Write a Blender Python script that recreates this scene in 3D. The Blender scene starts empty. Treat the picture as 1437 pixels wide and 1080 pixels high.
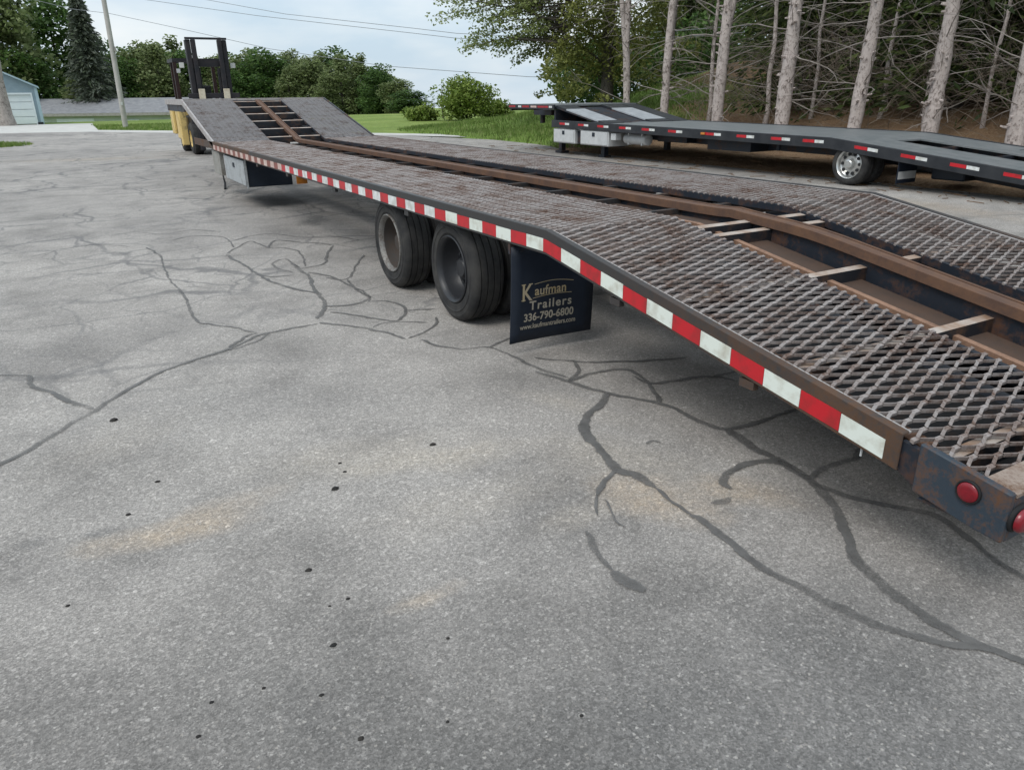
import bpy, bmesh, math, random
import numpy as np
from mathutils import Vector, Matrix, noise as mnoise

# ------------------------------------------------------------------ camera, light
S = bpy.context.scene
CAM_H, PITCH, YAW, ROLL, FPX = 1.4275, 0.3741, 0.5225, -0.0123, 1044.35
cam_data = bpy.data.cameras.new('camera')
cam = bpy.data.objects.new('camera', cam_data)
S.collection.objects.link(cam)
F = Vector((math.sin(YAW)*math.cos(PITCH), math.cos(YAW)*math.cos(PITCH), -math.sin(PITCH)))
R0 = Vector((math.cos(YAW), -math.sin(YAW), 0)); U0 = R0.cross(F)
Rv = R0*math.cos(ROLL)+U0*math.sin(ROLL); Uv = -R0*math.sin(ROLL)+U0*math.cos(ROLL)
m = Matrix((Rv, Uv, -F)).transposed().to_4x4(); m.translation = (0, 0, CAM_H)
cam.matrix_world = m
cam_data.sensor_width = 36; cam_data.lens = FPX/1437*36
cam_data.clip_start = .05; cam_data.clip_end = 2000
S.camera = cam

SUN_EL, SUN_ROT = math.radians(52), math.radians(248)
w = bpy.data.worlds.new('World'); S.world = w; w.use_nodes = True
nt = w.node_tree; nt.nodes.clear()
N = nt.nodes.new; LK = nt.links.new
sky = N('ShaderNodeTexSky'); sky.sky_type = 'NISHITA'; sky.sun_disc = False
sky.sun_elevation = SUN_EL; sky.sun_rotation = SUN_ROT; sky.dust_density = 2.0
tc = N('ShaderNodeTexCoord'); mp = N('ShaderNodeMapping'); mp.inputs['Scale'].default_value = (1, 1, 3.2)
mp.inputs['Location'].default_value = (.3, .1, .2)
LK(tc.outputs['Generated'], mp.inputs[0])
nz = N('ShaderNodeTexNoise'); nz.inputs['Scale'].default_value = 2.4; nz.inputs['Detail'].default_value = 7; nz.inputs['Roughness'].default_value = .52
LK(mp.outputs[0], nz.inputs[0])
rp = N('ShaderNodeValToRGB'); rp.color_ramp.elements[0].position = .40; rp.color_ramp.elements[0].color = (5.1, 6.3, 7.35, 1)
rp.color_ramp.elements[1].position = .60; rp.color_ramp.elements[1].color = (7.9, 8.3, 8.5, 1)
LK(nz.outputs[0], rp.inputs[0])
mx = N('ShaderNodeMix'); mx.data_type = 'RGBA'; mx.inputs[0].default_value = .86
LK(sky.outputs[0], mx.inputs[6]); LK(rp.outputs[0], mx.inputs[7])
bg = N('ShaderNodeBackground'); bg.inputs['Strength'].default_value = .1
# overcast sky: grows brighter from the horizon to the zenith
sz = N('ShaderNodeSeparateXYZ'); LK(tc.outputs['Generated'], sz.inputs[0])
zr = N('ShaderNodeMapRange'); zr.inputs['From Min'].default_value = .05; zr.inputs['From Max'].default_value = 1.0
zr.inputs['To Min'].default_value = 1.0; zr.inputs['To Max'].default_value = 1.55; LK(sz.outputs[2], zr.inputs['Value'])
vm = N('ShaderNodeVectorMath'); vm.operation = 'SCALE'; LK(mx.outputs[2], vm.inputs[0]); LK(zr.outputs[0], vm.inputs['Scale'])
LK(vm.outputs[0], bg.inputs[0])
wo = N('ShaderNodeOutputWorld'); LK(bg.outputs[0], wo.inputs[0])

sd = bpy.data.lights.new('sun', 'SUN'); sd.energy = 1.5; sd.angle = math.radians(24); sd.color = (1, .97, .92)
sun = bpy.data.objects.new('sun', sd); S.collection.objects.link(sun)
# direction towards the sun
az = SUN_ROT
to_sun = Vector((math.sin(az)*math.cos(SUN_EL), math.cos(az)*math.cos(SUN_EL), math.sin(SUN_EL)))
sun.rotation_euler = to_sun.to_track_quat('Z', 'Y').to_euler(); sun.location = (0, 0, 30)
S.view_settings.view_transform = 'Standard'; S.view_settings.look = 'None'
S.view_settings.exposure = 0.3; S.view_settings.gamma = 1
try: S.view_settings.use_curve_mapping = False
except Exception: pass
S.cycles.max_bounces = 6; S.cycles.transparent_max_bounces = 16

COL = S.collection
random.seed(7); rng = np.random.default_rng(7)
WORLD = {}            # world origin of each root

# ------------------------------------------------------------------ materials
class Mat:
    def __init__(s, name, rough=.8, metal=0., spec=.3):
        s.m = bpy.data.materials.new(name); s.m.use_nodes = True
        s.nt = s.m.node_tree; s.nt.nodes.clear()
        s.out = s.n('ShaderNodeOutputMaterial'); s.b = s.n('ShaderNodeBsdfPrincipled')
        s.l(s.b.outputs[0], s.out.inputs[0])
        s.b.inputs['Roughness'].default_value = rough; s.b.inputs['Metallic'].default_value = metal
        s.b.inputs['Specular IOR Level'].default_value = spec
        s.tc = s.n('ShaderNodeTexCoord')
        s.obj = s.tc.outputs['Object']
    def n(s, t): return s.nt.nodes.new(t)
    def l(s, a, b): s.nt.links.new(a, b)
    def mapping(s, scale=(1, 1, 1), loc=(0, 0, 0), rot=(0, 0, 0), vec=None):
        q = s.n('ShaderNodeMapping'); q.inputs['Scale'].default_value = scale
        q.inputs['Location'].default_value = loc; q.inputs['Rotation'].default_value = rot
        s.l(vec or s.obj, q.inputs[0]); return q.outputs[0]
    def noise(s, scale, detail=4, rough=.5, vec=None, dist=0):
        q = s.n('ShaderNodeTexNoise'); q.inputs['Scale'].default_value = scale
        q.inputs['Detail'].default_value = detail; q.inputs['Roughness'].default_value = rough
        q.inputs['Distortion'].default_value = dist
        s.l(vec or s.obj, q.inputs[0]); return q.outputs[0]
    def voro(s, scale, feature='F1', vec=None, rnd=1.0):
        q = s.n('ShaderNodeTexVoronoi'); q.feature = feature; q.inputs['Scale'].default_value = scale
        q.inputs['Randomness'].default_value = rnd
        s.l(vec or s.obj, q.inputs[0]); return q
    def ramp(s, fac, stops):
        q = s.n('ShaderNodeValToRGB'); e = q.color_ramp.elements
        while len(e) < len(stops): e.new(.5)
        for el, (p, c) in zip(e, stops):
            el.position = p
            el.color = (c, c, c, 1) if not hasattr(c, '__len__') else (*c, 1)
        s.l(fac, q.inputs[0]); return q.outputs[0]
    def mix(s, fac, a, b, mode='MIX'):
        q = s.n('ShaderNodeMix'); q.data_type = 'RGBA'; q.blend_type = mode
        for i, v in ((0, fac), (6, a), (7, b)):
            if hasattr(v, 'is_linked'): s.l(v, q.inputs[i])
            elif i == 0: q.inputs[0].default_value = v
            else: q.inputs[i].default_value = (*v, 1) if hasattr(v, '__len__') else (v, v, v, 1)
        return q.outputs[2]
    def math(s, op, a, b=0.):
        q = s.n('ShaderNodeMath'); q.operation = op
        for i, v in ((0, a), (1, b)):
            if hasattr(v, 'is_linked'): s.l(v, q.inputs[i])
            else: q.inputs[i].default_value = v
        return q.outputs[0]
    def color(s, c):
        if hasattr(c, 'is_linked'): s.l(c, s.b.inputs['Base Color'])
        else: s.b.inputs['Base Color'].default_value = (*c, 1)
        return s
    def bump(s, h, strength=.3, dist=.01):
        q = s.n('ShaderNodeBump'); q.inputs['Strength'].default_value = strength; q.inputs['Distance'].default_value = dist
        s.l(h, q.inputs['Height']); s.l(q.outputs[0], s.b.inputs['Normal']); return s
    def rough(s, r): s.l(r, s.b.inputs['Roughness']); return s
    def island(s):
        return s.n('ShaderNodeNewGeometry').outputs['Random Per Island']
    def rnd(s):
        return s.n('ShaderNodeObjectInfo').outputs['Random']

def simple(name, c, c2=None, scale=6, rough=.7, metal=0., bump=0, lo=.35, hi=.65, spec=.3):
    M = Mat(name, rough, metal, spec)
    if c2 is None: M.color(c)
    else:
        n = M.noise(scale, 6, .6); M.color(M.mix(M.ramp(n, [(lo, 0.), (hi, 1.)]), c, c2))
        if bump: M.bump(n, bump, .01)
    return M.m

def leaf_mat(name, cols, trans=.25):
    M = Mat(name, .6, 0, .2)
    stops = [(i/(len(cols)-1), c) for i, c in enumerate(cols)]
    c = M.ramp(M.island(), stops)
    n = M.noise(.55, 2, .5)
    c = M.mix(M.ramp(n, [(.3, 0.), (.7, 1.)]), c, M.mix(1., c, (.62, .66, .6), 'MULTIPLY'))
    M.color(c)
    t = M.n('ShaderNodeBsdfTranslucent'); M.l(c, t.inputs[0])
    ms = M.n('ShaderNodeMixShader'); ms.inputs[0].default_value = trans
    M.l(M.b.outputs[0], ms.inputs[1]); M.l(t.outputs[0], ms.inputs[2]); M.l(ms.outputs[0], M.out.inputs[0])
    return M.m

mats = {}
# asphalt -----------------------------------------------------------
def asphalt():
    M = Mat('asphalt', .75, 0, .3)
    big = M.noise(.22, 5, .6); mid = M.noise(1.7, 6, .6); fine = M.noise(60, 5, .7); grit = M.noise(260, 3, .7)
    base = M.mix(M.ramp(big, [(.3, 0.), (.7, 1.)]), (.215, .200, .187), (.355, .330, .302))
    base = M.mix(1., base, M.ramp(mid, [(.28, .66), (.5, 1.), (.72, 1.2)]), 'MULTIPLY')
    wn = M.noise(5, 4, .6); dn = M.noise(18, 5, .7)
    geo = M.n('ShaderNodeNewGeometry').outputs['Position']
    def patch(cx, cy, dx, dy, ls, ws, col, k, lo=.25, wob=1.3):
        nonlocal base
        ang = math.atan2(dy, dx)
        a = M.n('ShaderNodeVectorMath'); a.operation = 'SUBTRACT'; M.l(geo, a.inputs[0]); a.inputs[1].default_value = (cx, cy, 0)
        q = M.mapping((1, 1, 0), (0, 0, 0), (0, 0, -ang), a.outputs[0])
        q = M.mapping((1/ls, 1/ws, 0), vec=q)
        # wobble
        wv = M.n('ShaderNodeVectorMath'); wv.operation = 'ADD'; M.l(q, wv.inputs[0])
        w2 = M.n('ShaderNodeVectorMath'); w2.operation = 'SCALE'; w2.inputs['Scale'].default_value = wob
        tn = M.n('ShaderNodeTexNoise'); tn.inputs['Scale'].default_value = 3.5; tn.inputs['Detail'].default_value = 6; M.l(M.obj, tn.inputs[0])
        s3 = M.n('ShaderNodeVectorMath'); s3.operation = 'SUBTRACT'; M.l(tn.outputs['Color'], s3.inputs[0]); s3.inputs[1].default_value = (.5, .5, .5)
        M.l(s3.outputs[0], w2.inputs[0]); M.l(w2.outputs[0], wv.inputs[1])
        ln = M.n('ShaderNodeVectorMath'); ln.operation = 'LENGTH'; M.l(wv.outputs[0], ln.inputs[0])
        f = M.ramp(ln.outputs['Value'], [(.25, 1.), (1., 0.)])
        f = M.math('MULTIPLY', f, M.ramp(dn, [(.3, lo), (.62, 1.)]))
        f = M.math('MULTIPLY', f, k)
        base = M.mix(f, base, col)
    patch(.2, .5, .9, -.1, 2.0, 1.75, (.085, .082, .079), .95, .85, .45)  # soft foreground shade painted into the asphalt colour
    patch(1.3, .4, .9, -.1, 1.4, 1.0, (.13, .126, .122), .75, .7, .45)  # second, weaker part of the painted foreground shade
    sand = (.35, .29, .228); sand2 = (.37, .33, .28); dirt = (.20, .145, .10)
    patch(.07, 2.55, .3, -.05, .36, .12, sand, 1., .4)
    patch(.25, 2.62, .3, .05, .3, .12, sand, .6, .4)
    patch(.9, 2.75, .5, -.1, .6, .25, sand2, .5, .5)
    patch(1.75, 2.2, .3, -.4, .5, .25, sand2, .5, .5)
    patch(.5, 3.6, 1, -.3, 1.1, .5, (.25, .235, .22), .7, .5)
    patch(-.2, 5.2, 1, .3, 1.3, .5, (.20, .187, .175), .6, .4)
    patch(-.13, 2.68, .1, 0, .1, .05, (.10, .10, .10), .55)
    patch(-.34, 2.73, .1, 0, .06, .05, (.10, .10, .10), .5)
    patch(1.16, 2.58, .39, -.1, .45, .12, sand2, .8, .4)
    patch(1.68, 1.86, .06, -.12, .30, .2, sand, .95, .4)
    patch(1.98, 1.74, .1, -.12, .26, .14, sand, .85, .4)
    patch(1.38, 1.90, .3, .05, .30, .09, sand2, .5)
    patch(.71, 1.765, .16, .01, .16, .05, sand, .6)
    patch(1.1, 2.2, .74, -.05, .5, .2, sand2, .35)
    patch(1.92, 2.8, .1, -.3, .4, .12, sand2, .5)
    patch(-.03, 3.5, .3, .25, .5, .25, sand2, .25)
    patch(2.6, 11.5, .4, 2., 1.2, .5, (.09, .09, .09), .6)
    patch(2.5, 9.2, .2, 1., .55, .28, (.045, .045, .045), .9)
    patch(.6, 22., 3, -1., 2.5, .7, (.30, .24, .17), .5)
    patch(9.6, 6.2, .1, 2., 2.6, .6, (.30, .24, .18), .6)
    patch(10.2, 13., .1, 2., 4.5, .5, (.22, .17, .12), .6)
    v = M.voro(185); v2 = M.voro(85)
    chip = M.n('ShaderNodeSeparateColor'); M.l(v.outputs['Color'], chip.inputs[0])
    stone = M.ramp(chip.outputs[0], [(0, .66), (.35, .84), (.6, 1.), (.85, 1.12), (1., 1.4)])
    base = M.mix(.95, base, stone, 'MULTIPLY')
    chip2 = M.n('ShaderNodeSeparateColor'); M.l(v2.outputs['Color'], chip2.inputs[0])
    base = M.mix(.55, base, M.ramp(chip2.outputs[0], [(0, .75), (.7, 1.), (.94, 1.15), (1., 1.8)]), 'MULTIPLY')
    gw = M.n('ShaderNodeVectorMath'); gw.operation = 'ADD'; M.l(M.obj, gw.inputs[0]); gn = M.n('ShaderNodeTexNoise'); gn.inputs['Scale'].default_value = 150; gn.inputs['Detail'].default_value = 2; M.l(M.obj, gn.inputs[0]); gs = M.n('ShaderNodeVectorMath'); gs.operation = 'SCALE'; gs.inputs['Scale'].default_value = .012; M.l(gn.outputs['Color'], gs.inputs[0]); M.l(gs.outputs[0], gw.inputs[1])
    v3 = M.voro(88, 'F1', gw.outputs[0]); c3 = M.n('ShaderNodeSeparateColor'); M.l(v3.outputs['Color'], c3.inputs[0])
    chipm = M.math('MULTIPLY', M.ramp(c3.outputs[1], [(.70, 0.), (.95, 1.)]), M.ramp(v3.outputs['Distance'], [(.30, 1.), (.42, 0.)]))
    base = M.mix(M.math('MULTIPLY', chipm, .62), base, M.ramp(c3.outputs[2], [(0., (.10, .098, .095)), (.3, (.30, .27, .24)), (.7, (.42, .40, .37)), (1., (.47, .455, .43))]))
    base = M.mix(.7, base, M.ramp(grit, [(.3, .7), (.5, 1.), (.7, 1.3)]), 'MULTIPLY')
    # hairline crack network
    dv = M.n('ShaderNodeVectorMath'); dv.operation = 'ADD'
    tn = M.n('ShaderNodeTexNoise'); tn.inputs['Scale'].default_value = 1.5; tn.inputs['Detail'].default_value = 5; M.l(M.obj, tn.inputs[0])
    M.l(M.obj, dv.inputs[0]); sc = M.n('ShaderNodeVectorMath'); sc.operation = 'SCALE'; sc.inputs['Scale'].default_value = .55
    M.l(tn.outputs['Color'], sc.inputs[0]); M.l(sc.outputs[0], dv.inputs[1])
    mask = M.ramp(M.noise(.42, 3, .5), [(.40, 0.), (.54, 1.)])
    sx = M.n('ShaderNodeSeparateXYZ'); M.l(geo, sx.inputs[0])
    far = M.ramp(M.math('DIVIDE', sx.outputs[1], 20.), [(.17, 0.), (.27, 1.)])
    for vs, wd, k in ((.62, .013, .62), (1.15, .011, .55), (2.1, .012, .38)):
        e = M.voro(vs, 'DISTANCE_TO_EDGE', dv.outputs[0])
        ln = M.ramp(e.outputs['Distance'], [(0, 1.), (wd, .8), (wd*2, 0.)])
        f = M.math('MULTIPLY', M.math('MULTIPLY', ln, mask), M.math('MULTIPLY', far, k))
        base = M.mix(f, base, (.075, .075, .078))
    M.color(base)
    hgt = M.mix(.5, v.outputs['Distance'], fine)
    M.bump(hgt, .35, .005)
    return M.m
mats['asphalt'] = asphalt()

def tar():
    M = Mat('tar', .62, 0, .35)
    n = M.noise(14, 5, .7)
    M.color(M.mix(M.ramp(n, [(.3, 0.), (.7, 1.)]), (.082, .079, .076), (.145, .14, .134)))
    at = M.n('ShaderNodeAttribute'); at.attribute_name = 'edge'
    k = M.math('ADD', at.outputs['Fac'], M.math('MULTIPLY', M.math('SUBTRACT', M.noise(45, 5, .7), .5), 1.1))
    a = M.ramp(k, [(.22, 0.), (.62, .95)])
    a = M.math('MULTIPLY', a, M.ramp(M.noise(2.2, 5, .65), [(.30, .22), (.58, .92)]))
    M.l(a, M.b.inputs['Alpha'])
    M.bump(M.noise(160, 4, .7), .35, .004)
    return M.m
mats['tar'] = tar()

def grass_ground():
    M = Mat('grass_ground', .95, 0, .1)
    n = M.noise(.25, 4, .6); n2 = M.noise(9, 6, .7)
    c = M.mix(M.ramp(n, [(.35, 0.), (.65, 1.)]), (.13, .19, .045), (.21, .265, .075))
    c = M.mix(.8, c, M.ramp(n2, [(.25, .55), (.5, .95), (.75, 1.35)]), 'MULTIPLY')
    c = M.mix(.6, c, M.ramp(M.noise(1.1, 5, .65), [(.3, .65), (.5, 1.), (.7, 1.25)]), 'MULTIPLY')
    M.color(c); M.bump(n2, .8, .05); return M.m
mats['grass_ground'] = grass_ground()

def litter():
    M = Mat('litter', .95, 0, .1)
    n = M.noise(1.2, 5, .6); n2 = M.noise(26, 6, .75); n3 = M.noise(.5, 3, .5)
    c = M.mix(M.ramp(n, [(.3, 0.), (.7, 1.)]), (.12, .07, .042), (.20, .125, .072))
    c = M.mix(M.ramp(n2, [(.45, 0.), (.7, 1.)]), c, (.32, .235, .15))
    geo = M.n('ShaderNodeNewGeometry').outputs['Position']
    sx = M.n('ShaderNodeSeparateXYZ'); M.l(geo, sx.inputs[0])
    y = M.math('ADD', M.math('SUBTRACT', M.math('DIVIDE', sx.outputs[1], 40.), M.math('MULTIPLY', M.math('MAXIMUM', M.math('SUBTRACT', sx.outputs[0], 15.5), 0.), .022)), M.math('MULTIPLY', M.math('SUBTRACT', n3, .5), .22))
    g = M.mix(M.ramp(n2, [(.3, 0.), (.6, 1.)]), (.085, .15, .03), (.19, .27, .065))
    c = M.mix(M.ramp(y, [(.425, 0.), (.47, 1.)]), c, g)
    M.color(c); M.bump(n2, .9, .05); return M.m
mats['litter'] = litter()
mats['road'] = simple('road_concrete', (.40, .39, .37), (.50, .49, .46), 2, .9)

# trailer paints
def rusty(name, base, rust, lo, hi, rough=.6, scale=5, metal=0., tailrust=False):
    M = Mat(name, rough, metal, .35)
    n = M.noise(scale, 8, .68); n2 = M.noise(scale*9, 5, .7)
    f = M.ramp(M.mix(.35, n, n2), [(lo, 0.), (hi, 1.)])
    if tailrust:
        geo = M.n('ShaderNodeNewGeometry').outputs['Position']
        sx = M.n('ShaderNodeSeparateXYZ'); M.l(geo, sx.inputs[0])
        k = M.ramp(M.math('DIVIDE', sx.outputs[1], 10.), [(.1, 1.), (.19, .6), (.27, .12), (.6, .05), (1., .4), (1.25, .9)])
        f2 = M.ramp(M.mix(.5, n, n2), [(.36, 0.), (.56, 1.)])
        f = M.math('MAXIMUM', f, M.math('MULTIPLY', f2, k))
    M.color(M.mix(f, base, M.mix(n2, rust, tuple(.45*x for x in rust))))
    M.rough(M.ramp(f, [(0, rough), (1, .9)])); M.bump(n2, .25, .004)
    return M.m
mats['rail'] = rusty('rail_paint', (.030, .032, .034), (.14, .072, .038), .60, .74, .5, 5, tailrust=True)
mats['tailplate'] = rusty('tail_paint', (.028, .040, .054), (.15, .075, .042), .47, .60, .5, 7)
mats['frame_black'] = rusty('frame_paint', (.014, .018, .026), (.12, .055, .03), .50, .64, .5, 4)
mats['beam_rust'] = rusty('beam_rust', (.085, .048, .034), (.21, .11, .062), .42, .66, .75, 9)
mats['bar_worn'] = rusty('cross_worn', (.30, .24, .20), (.17, .085, .045), .48, .66, .55, 9, .25)
mats['ledge_rust'] = rusty('ledge_rust', (.25, .145, .095), (.13, .075, .05), .45, .7, .7, 6)
mats['inner_rust'] = rusty('inner_rust', (.055, .036, .027), (.11, .062, .04), .45, .68, .8, 7)
mats['shade_plate_rust'] = rusty('shade_plate_rust', (.006, .006, .007), (.04, .022, .014), .52, .66, .7, 4)  # near-black base stands for shade in the mesh holes, plus rust specks
mats['mesh'] = rusty('expanded_metal', (.315, .282, .268), (.17, .10, .072), .44, .62, .5, 5.5, .3)
mats['mesh_dark'] = rusty('expanded_metal_dark', (.30, .285, .285), (.16, .10, .075), .50, .68, .5, 5, .35)
mats['worn_pale'] = rusty('worn_pale_edge', (.36, .34, .33), (.19, .11, .08), .5, .7, .6, 7, .2)
def worn_top():
    M = Mat('cross_member_worn', .6, .1, .35)
    n = M.noise(7, 6, .65); n2 = M.noise(50, 4, .7)
    sx = M.n('ShaderNodeSeparateXYZ'); M.l(M.n('ShaderNodeNewGeometry').outputs['True Normal'], sx.inputs[0])
    top = M.ramp(sx.outputs[2], [(.8, 0.), (.9, 1.)])       # worn top flange; the sky's reflection is also put into its pale colour
    side = M.mix(M.ramp(n, [(.5, 0.), (.68, 1.)]), (.013, .014, .018), (.07, .038, .024))
    worn = M.mix(M.ramp(n, [(.40, 0.), (.66, 1.)]), (.40, .35, .31), (.26, .165, .11))
    M.color(M.mix(top, side, worn)); M.bump(n2, .25, .003); return M.m
mats['cross_rust'] = worn_top()
mats['cross_dull'] = rusty('cross_dull', (.022, .021, .022), (.11, .062, .04), .45, .66, .7, 7)
mats['tape_red'] = simple('tape_red', (.46, .008, .016), (.24, .018, .018), 13, .4, 0, 0, .46, .74, .5)
mats['tape_white'] = simple('tape_white', (.64, .68, .62), (.40, .38, .31), 13, .4, 0, 0, .48, .74, .5)
mats['tape_red2'] = simple('tape_red_faded', (.36, .022, .03), (.24, .02, .025), 12, .4)
mats['tape_white2'] = simple('tape_white_clean', (.70, .72, .72), (.46, .46, .43), 13, .35)
mats['tape_pale'] = simple('tape_pale', (.58, .47, .42), (.42, .28, .24), 14, .45)
mats['tape_brown'] = simple('tape_brown', (.25, .09, .075), (.16, .07, .05), 12, .6)
def rubber():
    M = Mat('tyre_rubber', .78, 0, .25)
    n = M.noise(9, 6, .6); n2 = M.noise(60, 4, .6)
    c = M.mix(M.ramp(n, [(.35, 0.), (.7, 1.)]), (.020, .020, .021), (.050, .048, .045))
    M.color(c); M.bump(n2, .2, .003); return M.m
mats['rubber'] = rubber()
mats['rim_black'] = rusty('rim_black', (.022, .023, .026), (.08, .05, .03), .6, .72, .4, 8)
mats['rim_silver'] = rusty('rim_silver', (.20, .195, .185), (.10, .065, .045), .46, .64, .5, 7, .3)
mats['hub_rust'] = rusty('hub_rust', (.045, .042, .04), (.09, .06, .042), .4, .7, .75, 12)
mats['chrome'] = simple('alloy', (.62, .62, .60), (.45, .45, .44), 12, .28, .8)
mats['flap'] = simple('flap_rubber', (.008, .013, .024), (.014, .02, .032), 8, .55, 0, .1)
mats['flap_text'] = simple('flap_print', (.38, .35, .29), (.30, .27, .22), 20, .6)
mats['flap_text_gold'] = simple('flap_print_gold', (.38, .30, .17), (.38, .34, .27), 20, .6)
mats['steel_box'] = rusty('dull_aluminium', (.40, .42, .43), (.25, .25, .24), .5, .7, .5, 4, .4)
mats['black_box'] = simple('black_paint', (.010, .016, .026), (.018, .024, .034), 5, .45)
mats['leg_grey'] = rusty('leg_grey', (.26, .255, .235), (.14, .10, .07), .5, .72, .75, 6)
mats['amber'] = simple('amber_lens', (.60, .22, .03), (.45, .16, .03), 10, .3, 0, 0, .35, .65, .5)
mats['red_lens'] = simple('red_lens', (.22, .004, .012), (.14, .004, .010), 60, .28, 0, 0, .3, .7, .6)
mats['black_rubber'] = simple('black_rubber', (.012, .012, .013), None, 1, .7)
mats['black_steel2'] = simple('satin_black', (.018, .020, .024), (.032, .034, .038), 4, .42)
mats['deck_plate'] = simple('grey_deck_plate', (.16, .175, .18), (.21, .22, .225), 5, .42, .2)
mats['alu'] = simple('bright_aluminium', (.42, .44, .46), (.32, .34, .36), 6, .45, .2)
mats['white_box'] = simple('white_aluminium_box', (.56, .57, .57), (.47, .48, .48), 9, .45, .2)
mats['yellow'] = rusty('forklift_yellow', (.60, .44, .17), (.10, .08, .05), .52, .68, .5, 4)
mats['mast_black'] = simple('mast_black', (.012, .013, .017), (.028, .024, .026), 5, .5)
mats['mast_brown'] = simple('dark_brown_paint', (.035, .015, .012), (.02, .012, .012), 5, .5)
mats['fork_pale'] = simple('fork_pale', (.58, .53, .42), (.44, .38, .28), 12, .55)
mats['glass_lamp'] = simple('lamp_glass', (.55, .55, .52), None, 1, .2)
# buildings
mats['siding_blue'] = simple('blue_siding', (.40, .52, .58), (.34, .46, .52), 3, .7)
mats['siding_grey'] = simple('grey_blue_siding', (.26, .34, .39), (.22, .30, .35), 3, .7)
mats['white_paint'] = simple('white_paint', (.72, .78, .80), (.66, .73, .76), 3, .6)
mats['pale_green'] = simple('pale_green_wall', (.50, .56, .50), (.44, .50, .45), 2, .8)
mats['shingle'] = simple('grey_shingle', (.155, .158, .168), (.215, .217, .222), 2.5, .9)
mats['dark_gap'] = simple('dark_opening', (.02, .02, .022), None, 1, .8)
def bark(name, a, b, dark, sc=1.):
    M = Mat(name, .92, 0, .15)
    n = M.noise(3.2*sc, 6, .65, M.mapping((1, 1, .45))); n2 = M.noise(24*sc, 6, .7, M.mapping((1, 1, .55)))
    c = M.mix(M.ramp(n, [(.3, 0.), (.7, 1.)]), a, b)
    c = M.mix(M.ramp(M.mix(.45, n2, M.noise(5*sc, 5, .7)), [(.50, 0.), (.62, 1.)]), c, dark)
    sp = M.noise(1.6*sc, 3, .5, M.mapping((1, 1, 2.6)))
    c = M.mix(M.ramp(sp, [(.60, 0.), (.68, .7)]), c, dark)
    M.color(c); M.bump(n2, .9, .03); return M.m
mats['bark_pine'] = bark('pine_bark', (.53, .465, .435), (.37, .325, .30), (.10, .078, .068))
mats['bark_dark'] = bark('dark_bark', (.085, .075, .066), (.13, .115, .10), (.03, .026, .024))
mats['bark_grey'] = bark('grey_bark', (.26, .235, .215), (.36, .33, .30), (.10, .085, .075))
mats['twig'] = simple('dead_twig', (.30, .27, .245), (.20, .175, .155), 3, .9)
mats['twig_brown'] = simple('brown_dead_twig', (.20, .165, .13), (.11, .088, .068), 3, .9)
mats['pole_wood'] = simple('pole_wood', (.30, .29, .27), (.40, .385, .36), 2, .9)
mats['wire'] = simple('cable_sheath', (.20, .21, .23), None, 1, .6)
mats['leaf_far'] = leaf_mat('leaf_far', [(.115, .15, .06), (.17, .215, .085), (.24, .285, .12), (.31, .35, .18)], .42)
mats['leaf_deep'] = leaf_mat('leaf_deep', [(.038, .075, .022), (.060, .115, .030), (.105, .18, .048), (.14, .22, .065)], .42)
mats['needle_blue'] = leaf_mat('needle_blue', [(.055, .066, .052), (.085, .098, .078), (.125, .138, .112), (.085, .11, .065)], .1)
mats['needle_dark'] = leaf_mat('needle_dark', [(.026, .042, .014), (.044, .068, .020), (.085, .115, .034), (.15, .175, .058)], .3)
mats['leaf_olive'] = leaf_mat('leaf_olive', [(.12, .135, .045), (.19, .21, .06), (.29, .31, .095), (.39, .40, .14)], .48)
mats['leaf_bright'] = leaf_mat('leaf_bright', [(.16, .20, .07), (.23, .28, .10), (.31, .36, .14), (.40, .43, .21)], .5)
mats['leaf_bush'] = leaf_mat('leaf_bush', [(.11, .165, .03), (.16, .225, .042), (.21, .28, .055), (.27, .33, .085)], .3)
mats['blade'] = leaf_mat('grass_blade', [(.10, .17, .035), (.15, .23, .05), (.20, .28, .07), (.30, .32, .14)], .3)
mats['crumb'] = simple('dark_crumb', (.012, .012, .012), (.03, .026, .022), 40, .8)
mats['needles_litter'] = simple('needles_litter', (.20, .125, .07), (.12, .07, .04), 30, .9)

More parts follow.
